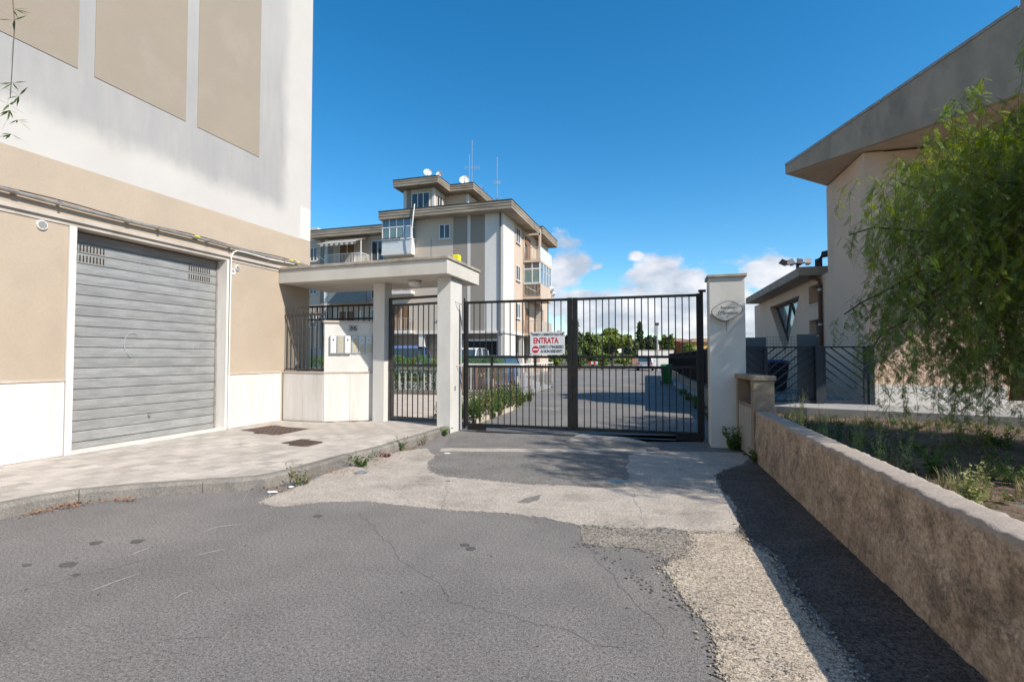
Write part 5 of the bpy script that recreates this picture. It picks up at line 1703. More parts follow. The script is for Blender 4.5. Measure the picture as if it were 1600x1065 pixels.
# aerials and dishes on the roofs
def dish(at, az, r, label):
    d = thing('satellite_dish', at, label, 'satellite dish', 'dishes on the penthouse roof')
    mb = MB().mat('white_paint')
    nrm = Vector((math.sin(az), -math.cos(az), .45)).normalized()
    ce = Vector(at) + Vector((0, 0, r + .35))
    pts = [ce - nrm * .16, ce - nrm * .12, ce - nrm * .05, ce + nrm * .02]
    mb.tube(pts, [.02, r * .6, r * .88, r], 24, caps=False)
    mb.tube([ce - nrm * .16, ce - nrm * .17], [.02, r * .2], 12)
    mb.build('reflector', d, smooth=True)
    MB().mat('galvanised').tube([at, (at[0], at[1], ce.z)], .03, 6).build('mast', d)
    MB().mat('galvanised').tube([ce - Vector((0, 0, r)), ce + nrm * r * .9 - Vector((0, 0, .1))], .02, 5).build('feed_arm', d)
    return d
dish((-21.4, 43.0, 17.95), .5, .40, 'white satellite dish nearest the front corner of the penthouse roof')
dish((-20.5, 43.6, 17.95), -.1, .36, 'white satellite dish seen edge on, between its two neighbours')
dish((-19.0, 46.2, 17.95), .25, .52, 'white round satellite dish facing the street, rightmost on the penthouse roof')
def aerial(at, h, label, arms):
    a = thing('tv_aerial', at, label, 'antenna', 'aerials on the far block')
    MB().mat('galvanised').tube([at, (at[0], at[1], at[2] + h)], .028, 6).build('mast', a)
    for (zf, L, az, n, sp) in arms:
        z_ = at[2] + h * zf
        d = Vector((math.cos(az), math.sin(az), 0)); q = Vector((-d.y, d.x, 0))
        c = Vector((at[0], at[1], z_))
        mb = MB().mat('aluminium')
        mb.bar(c - d * L * .5, c + d * L * .5, .025)
        for k in range(n):
            p = c + d * (-L * .5 + L * k / max(1, n - 1))
            mb.bar(p - Vector((0, 0, sp)), p + Vector((0, 0, sp)), .018)
            mb.bar(p - q * sp, p + q * sp, .018)
        mb.build('aerial_boom', a)
aerial((-19.05, 47.5, 17.9), 3.9, 'slim bare mast left of the tallest aerial on the penthouse', [])
aerial((-18.4, 46.6, 17.9), 4.9, 'tallest aerial mast on the penthouse, carrying a horizontal antenna', [(.45, 1.4, .25, 7, .22), (.97, .12, 0, 2, .1)])
aerial((-18.0, 47.4, 17.9), .6, 'small lattice antenna low on the penthouse roof right of the tallest mast', [(.8, .9, .4, 6, .3), (.3, .9, .4, 5, .25)])
aerial((-14.7, 43.4, 13.4), 6.1, 'aerial with two small antennas standing on the main roof right of the penthouse', [(.62, .7, 1.9, 5, .3), (.38, .9, -.5, 4, .12)])

# ------------------------------------------------------------------ VEHICLES
def make_car(name, at, rz, paint, kind, label, cat='car'):
    r = thing(name, at, label, cat)
    r.rotation_euler = (0, 0, rz)
    def add(nm, mb, par=r, smooth=False, bv=0):
        o = link(nm, mb.mesh(nm, smooth, bv)); o.parent = par; o.location = (0, 0, 0); return o
    if kind == 'van':      # stations: y (front +), half width, z bottom, z belt
        L, belt, roof = 2.3, 1.10, 2.05
        st = [(-2.30, .80, .45, 1.05), (-2.22, .92, .30, 1.12), (-1.2, .95, .25, 1.12), (1.0, .95, .25, 1.10), (1.9, .92, .27, 1.02), (2.25, .84, .30, .85), (2.36, .70, .42, .70)]
        cab = [(-2.24, .86, belt), (-2.10, .80, roof - .12), (-1.9, .78, roof), (.6, .78, roof), (1.0, .74, roof - .10), (1.75, .82, belt - .02)]
    else:
        L, belt, roof = 2.0, .92, 1.47
        st = [(-2.05, .70, .42, .80), (-1.98, .82, .30, .93), (-1.4, .87, .22, .95), (.6, .87, .22, .93), (1.45, .84, .24, .84), (1.92, .76, .28, .70), (2.04, .60, .38, .58)]
        cab = [(-1.97, .76, belt), (-1.72, .66, roof - .10), (-1.35, .62, roof), (-.1, .62, roof), (.25, .61, roof - .07), (1.05, .74, belt - .02)]
    mb = MB().mat(paint)
    sec = []
    for (y, w, z0, z1) in st:
        zm = (z0 + z1) * .5
        sec.append([(-w * .88, y, z0), (-w, y, z0 + .12), (-w * 1.0, y, zm), (-w * .96, y, z1 - .06), (-w * .86, y, z1), (w * .86, y, z1), (w * .96, y, z1 - .06), (w, y, zm), (w, y, z0 + .12), (w * .88, y, z0)])
    for q in sec: mb.v += q
    k = 10
    for i in range(len(sec) - 1):
        for j in range(k):
            a = i * k + j; b2 = i * k + (j + 1) % k
            mb.f.append([a, b2, b2 + k, a + k]); mb.mi.append(0)
    mb.f.append(list(range(k))); mb.f.append([(len(sec) - 1) * k + j for j in range(k)][::-1]); mb.mi += [0, 0]
    add('body', mb, smooth=False, bv=.015)
    # greenhouse: glass shell + painted roof + pillars
    gm = MB().mat('car_glass')
    y0, w0, z0 = cab[0]; y1, w1, z1 = cab[-1]
    tops = cab[1:-1]
    ring_b = [(-w0, y0, z0 - .02), (w0, y0, z0 - .02), (w1, y1, z1 - .02), (-w1, y1, z1 - .02)]
    ta, tb = tops[0], tops[-1]
    ring_t = [(-ta[1], ta[0], ta[2]), (ta[1], ta[0], ta[2]), (tb[1], tb[0], tb[2]), (-tb[1], tb[0], tb[2])]
    gm.hexa(ring_b + ring_t)
    add('windows', gm)
    rm = MB().mat(paint)
    n = len(rm.v)
    for (y, w, z_) in tops: rm.v += [(-w - .01, y, z_ - .03), (-w * .9, y, z_ + .02), (w * .9, y, z_ + .02), (w + .01, y, z_ - .03)]
    for i in range(len(tops) - 1):
        for j in range(4):
            a = i * 4 + j; b2 = i * 4 + (j + 1) % 4
            rm.f.append([a, b2, b2 + 4, a + 4]); rm.mi.append(0)
    rm.f.append([0, 1, 2, 3]); rm.f.append([(len(tops) - 1) * 4 + j for j in (3, 2, 1, 0)]); rm.mi += [0, 0]
    add('roof', rm)
    for s in (-1, 1):
        for (pb, ptp) in (((y0, w0, z0), ta), ((y1, w1, z1), tb), ((-.35, (w0 + w1) / 2, belt), (-.35, tops[1][1], tops[1][2]))):
            add('pillar', MB().mat(paint).bar((s * pb[1], pb[0], pb[2] - .02), (s * ptp[1], ptp[0], ptp[2]), .07, .05))
        for yy in (-L * .66, L * .66):
            w = add('wheel', MB().mat('rubber').tube([(s * .86, yy, .31), (s * .66, yy, .31)], .31, 18))
            add('rim', MB().mat('aluminium').tube([(s * .872, yy, .31), (s * .85, yy, .31)], .2, 12), w)
        zl = .78 if kind != 'van' else 1.2
        add('tail_lamp', MB().mat('lamp_red').box(s * .62 - .13, s * .62 + .13, -L - .06, -L + .04, zl - .10, zl + .09))
        add('headlight', MB().mat('lamp_clear').box(s * .58 - .14, s * .58 + .14, L - .12, L + .01, .60, .74))
        add('door_mirror', MB().mat(paint).box(s * .88, s * 1.02, .75, .87, belt, belt + .13))
    add('number_plate', MB().mat('sign_white').box(-.26, .26, -L - .075, -L - .05, .52, .63))
    add('rear_bumper', MB().mat('bin_black').box(-.72, .72, -L - .065, -L + .05, .32, .42))
    if kind != 'van': add('hatch_glass', MB().mat('car_glass').hexa([(-.60, -1.975, .97), (.60, -1.975, .97), (.60, -1.95, .97), (-.60, -1.95, .97), (-.52, -1.76, 1.33), (.52, -1.76, 1.33), (.52, -1.73, 1.33), (-.52, -1.73, 1.33)]))
    return r
make_car('parked_car', (-2.45, 57.2, 0), .02, 'car_silver', 'hatch', 'silver hatchback seen from behind, parked far down the yard road')
make_car('parked_car', (-7.9, 22.2, 0), math.pi - .1, 'car_blue', 'hatch', 'dark blue car with a large windscreen behind the slat fence')
make_car('parked_van', (-15.3, 28.8, 0), .25, 'car_light_blue', 'van', 'light blue people carrier behind the hedge, seen through the pedestrian gate', 'van')
make_car('parked_van', (-13.7, 34.4, 0), math.pi + .1, 'car_white', 'van', 'white van parked before the dark ground floor opening of the far block', 'van')
make_car('parked_car', (-27.5, 34.0, 0), 1.6, 'car_blue', 'hatch', 'blue car parked by the far left wing, seen between the entrance railings')

# ------------------------------------------------------------------ FAR BACKGROUND
def at_depth(u, d): 
    s = (u - 800) / 800
    return (d * (s * math.cos(YAW) - math.sin(YAW)), d * (s * math.sin(YAW) + math.cos(YAW)))
def zv(v, d): return EYE + (558 - v) / 800 * d
def far_tree(name, u, d, vtop, vbot, hw_px, label, leafm='leaf_tree', shape='round', n=2600, trunk=True, group=None, seed=0, leaf=.55, cat='tree'):
    rg = np.random.default_rng(seed + int(u))
    x, y = at_depth(u, d)
    zt_, zb_ = zv(vtop, d), max(.3, zv(vbot, d))
    hw = hw_px / 800 * d
    t = thing(name, (x, y, 0), label, cat, group)
    m = MB().mat('bark')
    m.tube([(x, y, -.2), (x + .1, y, (zb_) * .6 + .2), (x, y, zb_ + (zt_ - zb_) * .5)], [.05 * hw + .1, .04 * hw + .07, .03], 7)
    for k in range(5):
        a = rg.uniform(0, 6.28)
        m.tube([(x, y, zb_ * .7 + (zt_ - zb_) * .12 * k / 2), (x + hw * .35 * math.cos(a), y + hw * .35 * math.sin(a), zb_ + (zt_ - zb_) * (.35 + .08 * k)), (x + hw * .7 * math.cos(a), y + hw * .7 * math.sin(a), zb_ + (zt_ - zb_) * (.5 + .08 * k))], [.025 * hw + .04, .02 * hw + .02, .01], 5)
    m.build('trunk', t)
    # leaf clumps: sub-centres spread over the crown, leaves around each
    nc = 46
    ce = rnd_unit(rg, nc) * rg.uniform(.45, 1.0, (nc, 1))
    if shape == 'umbrella': ce[:, 2] = np.abs(ce[:, 2]) * .9 - .15
    if shape == 'cone':
        h = rg.uniform(-1, 1, nc); ce[:, 2] = h; ce[:, :2] *= ((1 - h) / 2 + .12)[:, None]
    ids = rg.integers(0, nc, n)
    rad = .30 if shape != 'cone' else .2
    p = ce[ids] + rnd_unit(rg, n) * rad * rg.uniform(.2, 1, (n, 1))
    cz = (zt_ + zb_) / 2
    P = np.stack([x + p[:, 0] * hw * .85, y + p[:, 1] * hw * .85, cz + p[:, 2] * (zt_ - zb_) / 2 * .9], 1)
    s = leaf * rg.uniform(.4, 1.1, n)[:, None]
    du = rnd_unit(rg, n) * s; dv = rnd_unit(rg, n) * s
    tone = np.clip(.5 + rg.normal(0, .16, n) + (rg.uniform(-.25, .25, nc))[ids], 0, 1)
    o = quads_object('crown', P.astype(np.float32), du, dv, tone, leafm, t, kind=None)
    return t
far_tree('broadleaf_tree', 872, 72, 512, 566, 20, 'green tree partly hidden by the corner of the far block', 'leaf_tree', n=2200, group=None, seed=1, leaf=.6)
far_tree('broadleaf_tree', 897, 64, 500, 568, 17, 'thin topped dark tree just left of the gate centre stile', 'leaf_dark', n=1800, seed=2, leaf=.5)
far_tree('broadleaf_tree', 925, 66, 516, 568, 22, 'bushy bright green tree left of the umbrella pine', 'leaf_tree', n=2800, seed=3, leaf=.55)
far_tree('broadleaf_tree', 945, 96, 528, 562, 26, 'dark wide tree behind the trunk of the umbrella pine', 'leaf_dark', n=3000, seed=21, leaf=.9)
far_tree('broadleaf_tree', 900, 98, 524, 562, 24, 'dark wide tree far behind the gate centre stile', 'leaf_dark', n=2600, seed=22, leaf=.9)
far_tree('umbrella_pine', 957, 74, 509, 556, 31, 'broad domed umbrella pine, the roundest crown behind the gate', 'leaf_pine', 'umbrella', n=4200, seed=4, leaf=.6)
far_tree('conifer', 1000, 82, 505, 556, 11, 'tall dark narrow conifer right of the umbrella pine', 'leaf_dark', 'cone', n=1800, seed=5, leaf=.7)
far_tree('broadleaf_tree', 986, 80, 532, 560, 14, 'low dark tree at the foot of the tall conifer', 'leaf_dark', n=1600, seed=6, leaf=.6)
far_tree('broadleaf_tree', 1017, 88, 522, 556, 15, 'dark tree between the conifer and the lamp pole', 'leaf_dark', n=1800, seed=7, leaf=.7)
far_tree('broadleaf_tree', 1043, 84, 521, 556, 12, 'green tree in front of the orange house, right of the lamp pole', 'leaf_tree', n=1700, seed=8, leaf=.6)
far_tree('broadleaf_tree', 1077, 78, 536, 560, 13, 'small olive green tree in front of the ochre house', 'leaf_pine', n=1400, seed=9, leaf=.5)
far_tree('garden_shrub', 940, 58, 550, 572, 16, 'low green shrub under the umbrella pine', 'leaf_tree', n=1200, seed=10, leaf=.35, cat='shrub')
far_tree('garden_shrub', 975, 60, 551, 571, 16, 'low olive shrub left of the silver car', 'leaf_pine', n=1200, seed=11, leaf=.35, cat='shrub')
far_tree('garden_shrub', 905, 56, 551, 574, 14, 'dark low shrub beside the centre stile of the gate', 'leaf_dark', n=1200, seed=12, leaf=.35, cat='shrub')
far_tree('garden_shrub', 868, 60, 552, 570, 10, 'low shrub at the far corner of the beige block', 'leaf_tree', n=900, seed=13, leaf=.35, cat='shrub')
for k, (u, d, v, hw) in enumerate([(700, 150, 545, 60), (1230, 130, 545, 60), (1110, 120, 541, 60), (1370, 120, 545, 70), (830, 160, 548, 60)]):
    pass
b = MB().mat('kerb_concrete').prism([at_depth(862, 60), at_depth(1000, 64), at_depth(1000, 63.4), at_depth(862, 59.5)], 0, .35)
one('planter_kerb', b, 'long low pale kerb in front of the shrubs at the end of the yard', 'kerb', base=(*at_depth(930, 61), 0))
b = MB().mat('grass_green') if 'grass_green' in MATS else MB().mat('leaf_tree')
p0, p1 = at_depth(997, 66), at_depth(1052, 66)
ww = thing('white_wall', (*p0, 0), 'plain white wall behind the silver car', 'wall')
MB().mat('block_white').bar((p0[0], p0[1], 1.15), (p1[0], p1[1], 1.15), .3, 2.3).build('wall_body', ww)
MB().mat('block_fascia').bar((p0[0], p0[1], 2.34), (p1[0], p1[1], 2.34), .4, .08).build('coping', ww)
rb = thing('road_barrier', (*at_depth(927, 57), 0), 'small red and white road barrier at the end of the yard', 'barrier')
x, y = at_depth(927, 57)
for k in range(4): MB().mat('paint_red' if k % 2 == 0 else 'sign_white').box(x - .5 + k * .25, x - .25 + k * .25, y, y + .05, .62, .95).build('board', rb)
for s in (-.45, .45): MB().mat('galvanised').box(x + s - .03, x + s + .03, y + .051, y + .1, 0, .9).build('leg', rb)
x, y = at_depth(1027, 52)
pl = thing('lamp_pole', (x, y, 0), 'slim pale utility pole rising behind the silver car', 'pole')
MB().mat('walkway_concrete').tube([(x, y, 0), (x, y, zv(508, 52))], [.12, .07], 10).build('pole_shaft', pl)
MB().mat('iron_grey').box(x - .18, x + .18, y - .1, y + .1, zv(508, 52), zv(504, 52)).build('lamp_head', pl)
def house(u0, u1, d, vr, ve, m_, label):
    a, c2 = at_depth(u0, d), at_depth(u1, d)
    t = thing('house', (*a, 0), label, 'house')
    ax_ = (Vector(c2) - Vector(a)).normalized(); q = Vector((-ax_.y, ax_.x))
    L = (Vector(c2) - Vector(a)).length
    def pt(s, w): p = Vector(a) + ax_ * s + q * w; return (p.x, p.y)
    ze, zr = zv(ve, d), zv(vr, d)
    MB().mat(m_).prism([pt(0, 0), pt(L, 0), pt(L, 9), pt(0, 9)], 0, ze).build('wall', t)
    rm = MB().mat('roof_tile')
    e = [pt(-.6, -.6), pt(L + .6, -.6), pt(L + .6, 9.6), pt(-.6, 9.6)]
    r0, r1 = pt(L * .25, 4.5), pt(L * .75, 4.5)
    n = len(rm.v); rm.v += [(*p, ze) for p in e] + [(*r0, zr), (*r1, zr)]
    for f in ((0, 1, 5, 4), (1, 2, 5), (2, 3, 4, 5), (3, 0, 4), (3, 2, 1, 0)): rm.f.append([n + i for i in f]); rm.mi.append(0)
    rm.build('roof', t)
    nw = max(2, int(L / 3.2))
    for k in range(nw):
        s = L * (k + .5) / nw
        for z0 in ((1.0, 3.9) if ze > 5 else (1.2,)):
            MB().mat('glass_dark').prism([pt(s - .5, -.04), pt(s + .5, -.04), pt(s + .5, .02), pt(s - .5, .02)], z0, z0 + 1.3).build('window', t)
    return t
house(1048, 1085, 112, 527, 533, 'orange_stucco', 'orange house with a low tiled roof beyond the yard wall')
house(1084, 1128, 104, 527, 534, 'ochre_stucco', 'ochre yellow house with a hipped tiled roof, right of the orange one')
house(985, 1003, 110, 528, 534, 'roof_tile', 'dull red house half hidden behind the dark trees')

# far fields' tree line, read as one mass
rg = np.random.default_rng(77)
n = 26000
az = rg.uniform(-math.pi, math.pi, n); R0 = 150 + 60 * np.sin(az * 5) + rg.uniform(0, 50, n)
hgt = (2.2 + 1.6 * np.sin(az * 23) + 1.2 * np.sin(az * 61 + 1)) * rg.uniform(0, 1, n) ** .7
P = np.stack([R0 * np.sin(az), R0 * np.cos(az), np.abs(hgt) + .3], 1)
s = rg.uniform(1.2, 2.6, (n, 1))
quads_object('distant_tree_line', P.astype(np.float32), rnd_unit(rg, n) * s, rnd_unit(rg, n) * s, np.clip(.4 + rg.normal(0, .15, n), 0, 1), 'leaf_dark', None)
tag(bpy.data.objects['distant_tree_line'], 'dark line of far trees along the horizon all round', 'trees')

# ------------------------------------------------------------------ PEPPER TREES (weeping, fern-like leaves)
def strand_template(rg, L):
    """one drooping twig with pinnate leaves: returns leaflets (n,4,3) and twig quads (m,4,3), hanging from the origin"""
    V, Tq = [], []
    p = np.array([0.0, 0, 0]); az = rg.uniform(0, 6.28)
    d = np.array([math.cos(az) * .8, math.sin(az) * .8, .25])
    step = .045; n = int(L / step)
    nodes = [p.copy()]
    for i in range(n):
        d = d + np.array([rg.normal(0, .08), rg.normal(0, .08), -.22])
        d /= np.linalg.norm(d)
        p = p + d * step; nodes.append(p.copy())
    nodes = np.array(nodes)
    for i in range(0, n, 3):
        a, b = nodes[i], nodes[min(i + 3, n)]
        w = .0032 * (1 - i / n * .7)
        for q in (np.array([w, 0, 0]), np.array([0, w, 0])): Tq.append([a - q, a + q, b + q, b - q])
    for i in range(1, n, 1):
        if rg.random() < .22: continue
        ll = rg.uniform(.11, .19) * (1 - .35 * i / n)
        a = rg.uniform(0, 6.28)
        r = np.array([math.cos(a), math.sin(a), rg.uniform(-.9, .1)]); r /= np.linalg.norm(r)
        q = nodes[i].copy()
        m = int(ll / .0165)
        side = np.cross(r, [0, 0, 1]); side /= np.linalg.norm(side) + 1e-6
        tip0 = q.copy()
        for j in range(m):
            r = r + np.array([0, 0, -.075]); r /= np.linalg.norm(r)
            q = q + r * .0165
            for s in (-1, 1):
                lf = side * s * .8 + r * .6 + np.array([0, 0, -.15]); lf /= np.linalg.norm(lf)
                l = .036 * (1 - .5 * abs(j / m - .4)); w = .0062
                nr = np.cross(lf, r); wv = np.cross(nr, lf); wv /= np.linalg.norm(wv) + 1e-6
                V.append([q, q + lf * l * .5 + wv * w, q + lf * l, q + lf * l * .5 - wv * w])
    return np.array(V, np.float32), np.array(Tq, np.float32)


rgp = np.random.default_rng(3)
TEMPL = [strand_template(rgp, L) for L in (.55, .55, .75, .75, .95, .95, 1.2, 1.2, 1.5)]


def put_strands(name, roots, parent, rg, scale=(.85, 1.2), fresh=.1, tone=None, sizes=None, topfresh=None):
    VV, TT, tv, fm = [], [], [], []
    for i, r in enumerate(roots):
        k = rg.integers(0, len(TEMPL)) if sizes is None else sizes[i]
        v, t = TEMPL[k]
        a = rg.uniform(0, 6.28); s = rg.uniform(*scale)
        ca, sa = math.cos(a) * s, math.sin(a) * s
        M_ = np.array([[ca, -sa, 0], [sa, ca, 0], [0, 0, s]], np.float32)
        VV.append(v @ M_.T + r.astype(np.float32)); TT.append(t @ M_.T + r.astype(np.float32))
        tn = np.clip(rg.normal(.45, .16) + rg.normal(0, .1, len(v)), 0, 1)
        tv.append(tn)
        f = rg.random() < (fresh if topfresh is None else topfresh(r))
        fm.append(np.full(len(v), 1 if f else 0))
    V = np.concatenate(VV); T_q = np.concatenate(TT)
    allV = np.concatenate([V, T_q])
    tone_ = np.concatenate([np.concatenate(tv), np.full(len(T_q), .5)])
    mi = np.concatenate([np.concatenate(fm), np.full(len(T_q), 2)])
    return quads_from(name, allV, tone_, 'leaf_pepper', parent, None, ['leaf_pepper_fresh', 'twig'], mi)


def limbs(t, bases, targets, rg, r0=.06, name='limb'):
    out = []
    for i, g_ in enumerate(targets):
        b0 = Vector(bases[i % len(bases)]); g2 = Vector(g_)
        mid = b0.lerp(g2, .5) + Vector((rg.normal(0, .2), rg.normal(0, .2), .35 * (g2 - b0).length * .4))
        pts = []
        for k in range(9):
            s = k / 8
            p = b0 * (1 - s) ** 2 + mid * 2 * s * (1 - s) + g2 * s * s
            pts.append(p + Vector((rg.normal(0, .03), rg.normal(0, .03), rg.normal(0, .03))) * (1 if 0 < k < 8 else 0))
        MB().mat('bark').tube(pts, [r0 * (1 - .85 * k / 8) + .006 for k in range(9)], 7, caps=False).build(name, t, smooth=True)
        out.append(pts)
    return out


def pepper_tree(at, label, stems, centre, radii, n_limbs, n_str, seed, keep=None, low=0.35, fresh=None, box=None):
    rg = np.random.default_rng(seed)
    t = thing('pepper_tree', at, label, 'tree', 'pepper trees in the garden')
    tops = []
    tr = MB().mat('bark')
    for (bx, by, tx, ty, tz, r) in stems:
        pts = []
        for k in range(9):
            s = k / 8
            pts.append((bx + (tx - bx) * s + .10 * math.sin(s * 5 + bx), by + (ty - by) * s + .07 * math.cos(s * 6), -.05 + (tz + .05) * s))
        tr.tube(pts, [r * (1.35 - .75 * k / 8) if k else r * 1.7 for k in range(9)], 12)
        tops.append(pts[-1]); tops.append(pts[6])
    tr.build('trunk', t, smooth=True)
    tg = []
    while len(tg) < n_limbs:
        v = rnd_unit(rg, 1)[0]; v[2] = abs(v[2]) * 1.1 - .15
        p = np.array(centre) + v * np.array(radii) * rg.uniform(.62, .98)
        if keep is None or keep(p): tg.append(p)
    ls = limbs(t, tops, tg, rg)
    roots = []
    while len(roots) < n_str:
        if box is not None and rg.random() < .75:
            p = np.array([rg.uniform(box[0], box[1]), rg.uniform(box[2], box[3]), rg.uniform(box[4], box[5])])
            if p[0] / p[1] < .43 and rg.random() < .45: continue
            if p[2] > 4.45 + (p[0] - 3.1) * .42 + .2 * math.sin(p[0] * 4): continue
        elif rg.random() < .62:
            L_ = ls[rg.integers(0, len(ls))]; k = rg.integers(3, 9); p = np.array(L_[k]) + rg.normal(0, .22, 3)
        else:
            v = rnd_unit(rg, 1)[0]; v[2] = v[2] * .8 + .15
            p = np.array(centre) + v * np.array(radii) * rg.uniform(.45, 1.0)
        if p[2] < low + .5: continue
        if keep is not None and not keep(p): continue
        roots.append(p)
    roots = np.array(roots)
    put_strands('crown', roots, t, rg, topfresh=fresh)
    return t


def in_view_right(p):       # region of the plot that the trees leave open: they were cut back from the drive
    return p[0] / max(p[1], .1)


pepper_tree((7.1, 9.2, 0), 'large weeping pepper tree hanging over the garden in front of the villa', [(7.1, 9.2, 6.6, 9.1, 2.6, .17), (7.4, 9.4, 7.2, 9.2, 2.8, .13)],
            (5.45, 9.2, 2.85), (2.5, 2.0, 2.25), 48, 2900, 21, box=(2.7, 6.6, 7.0, 10.9, 1.3, 5.4),
            keep=lambda p: (p[0] - p[1] * .345) > -.08 + .16 * math.sin(p[2] * 2.6 + .6) + .1 * math.sin(p[2] * 7) and p[1] < 11.5 and (p[2] > 1.3 or p[1] > 8.6),
            fresh=lambda r: .24 + (.45 if r[2] > 4.0 else 0))
# two long side shoots reaching left over the garden gate
t = bpy.data.objects['pepper_tree']
rg = np.random.default_rng(8)
sh_ = limbs(t, [(4.9, 9.2, 2.9)], [(2.55, 8.9, 2.05), (2.7, 9.1, 3.3), (3.3, 8.9, 4.0), (2.85, 8.8, 1.5)], rg, .022, 'side_shoot')
roots = []
for L_ in sh_:
    for k in range(3, 9):
        for q in range(5): roots.append(np.array(L_[k]) + rg.normal(0, .10, 3))
put_strands('side_foliage', np.array(roots), t, rg, (.7, 1.0), sizes=[int(rg.integers(0, 4)) for _ in roots], topfresh=lambda r: .35)
pepper_tree((6.1, 6.3, 0), 'second pepper tree just outside the frame on the right, shading the drive', [(6.1, 6.3, 5.9, 5.9, 3.2, .13)],
            (5.05, 5.9, 5.0), (1.55, 2.9, 1.45), 24, 950, 22, keep=lambda p: p[0] > p[1] * .56 + .2 and not (p[0] < 4.9 and p[1] < 3.6), low=3.0, fresh=lambda r: .1)
pepper_tree((9.0, 7.4, 0), 'third pepper tree outside the frame on the right, shading the garden', [(9.0, 7.4, 8.6, 7.2, 3.4, .16)],
            (8.6, 7.0, 3.7), (2.5, 2.7, 1.6), 20, 800, 23, keep=lambda p: p[0] > p[1] * .62 + .4, low=2.6, fresh=lambda r: .1)

# twigs reaching in at the upper left from a street tree beside the pavement, and its lamp post
st_ = thing('street_tree', (-5.9, 1.1, .1), 'thin hanging leafy twigs of a street tree at the upper left edge', 'tree')
MB().mat('bark').tube([(-5.9, .9, .1), (-5.85, 1.0, 1.5), (-5.6, 1.2, 3.0), (-5.2, 1.7, 4.3)], [.12, .10, .08, .05], 10).build('trunk', st_, smooth=True)
rg = np.random.default_rng(15)
MB().mat('twig').tube([(-5.4, 1.4, 3.7), (-4.5, 1.9, 4.3), (-4.15, 2.18, 4.1), (-4.10, 2.2, 3.6), (-4.12, 2.2, 3.1)], [.02, .010, .006, .0035, .002], 6).build('limb', st_, smooth=True)
Vq, tn = [], []
def lance(p, d, l, w):
    d = np.array(d, float); d /= np.linalg.norm(d); s = np.cross(d, [.3, .2, 1.0]); s /= np.linalg.norm(s)
    Vq.append([p, p + d * l * .45 + s * w, p + d * l, p + d * l * .45 - s * w]); tn.append(rg.uniform(.3, .8))
for (cx, cy, cz, n_) in [(-4.14, 2.20, 4.02, 6), (-4.10, 2.21, 3.87, 6), (-4.12, 2.2, 3.70, 7), (-4.11, 2.2, 3.62, 6), (-4.10, 2.2, 3.2, 7), (-4.07, 2.22, 3.12, 6), (-4.12, 2.2, 3.02, 7), (-4.08, 2.22, 2.96, 6), (-4.10, 2.2, 2.86, 8), (-4.13, 2.2, 3.06, 6)]:
    for k in range(n_): lance(np.array([cx, cy, cz]), (rg.normal(), rg.normal(), rg.normal(-.5, .5)), rg.uniform(.05, .11), .006)
for k in range(5):
    a = np.array([-4.11, 2.2, 3.5 - k * .12]); b2 = a + np.array([rg.normal(0, .04), rg.normal(0, .04), -.14]); Vq.append([a, a + [.002, 0, 0], b2 + [.002, 0, 0], b2]); tn.append(.2)
quads_from('crown', np.array(Vq), np.array(tn), 'leaf_weed', st_, None)
n0 = 500
P = np.array([-5.2, 1.2, 4.9]) + rnd_unit(rg, n0) * np.array([.9, .9, .6]) * rg.uniform(.3, 1, (n0, 1))
quads_object('crown', P, rnd_unit(rg, n0) * .012, rnd_unit(rg, n0) * .12, rg.uniform(.2, .8, n0), 'leaf_weed', st_, kind=None)

# ------------------------------------------------------------------ HEDGES AND WEEDS
def leaf_mass(name, boxes, n, size, material, label, cat, seed, kind=None, stems=False):
    rg = np.random.default_rng(seed)
    Ps = []
    vol = [((b[1] - b[0]) + (b[3] - b[2])) for b in boxes]; tot = sum(vol)
    for b, v in zip(boxes, vol):
        m = int(n * v / tot)
        p = np.stack([rg.uniform(b[0], b[1], m), rg.uniform(b[2], b[3], m), b[4] + (b[5] - b[4]) * rg.uniform(0, 1, m) ** .8], 1)
        p[:, 2] += .07 * np.sin(p[:, 0] * 7) * (p[:, 2] > b[5] - .3)
        Ps.append(p)
    P = np.concatenate(Ps); m = len(P)
    s = size * rg.uniform(.5, 1.2, (m, 1))
    tone = np.clip(.45 + rg.normal(0, .18, m), 0, 1)
    base = (boxes[0][0], boxes[0][2], 0)
    t = thing(name, base, label, cat)
    quads_object('foliage', P.astype(np.float32), rnd_unit(rg, m) * s * .6, rnd_unit(rg, m) * s, tone, material, t, kind=None)
    mb = MB().mat('bark')
    b = boxes[0]
    for k in range(int((b[1] - b[0] + b[3] - b[2]) / .35)):
        s_ = (k + .5) / int((b[1] - b[0] + b[3] - b[2]) / .35)
        x, y = b[0] + (b[1] - b[0]) * s_, b[2] + (b[3] - b[2]) * s_ if (b[3] - b[2]) > (b[1] - b[0]) else (b[2] + b[3]) / 2
        link('stem', MB().mat('bark').tube([(0, 0, 0), (.02, .01, b[5] * .7)], [.02, .012], 5).mesh('stem'), t, (x, y, 0))
    return t
leaf_mass('hedge', [(-14.5, -7.05, 16.75, 17.45, .1, 1.42)], 21000, .075, 'leaf_hedge', 'clipped bright green hedge behind the pale baluster fence', 'hedge', 31)
leaf_mass('hedge', [(-7.0, -5.6, 17.0, 17.5, .6, 1.42)], 2600, .075, 'leaf_hedge', 'short dark green piece of hedge behind the slat fence', 'hedge', 32)


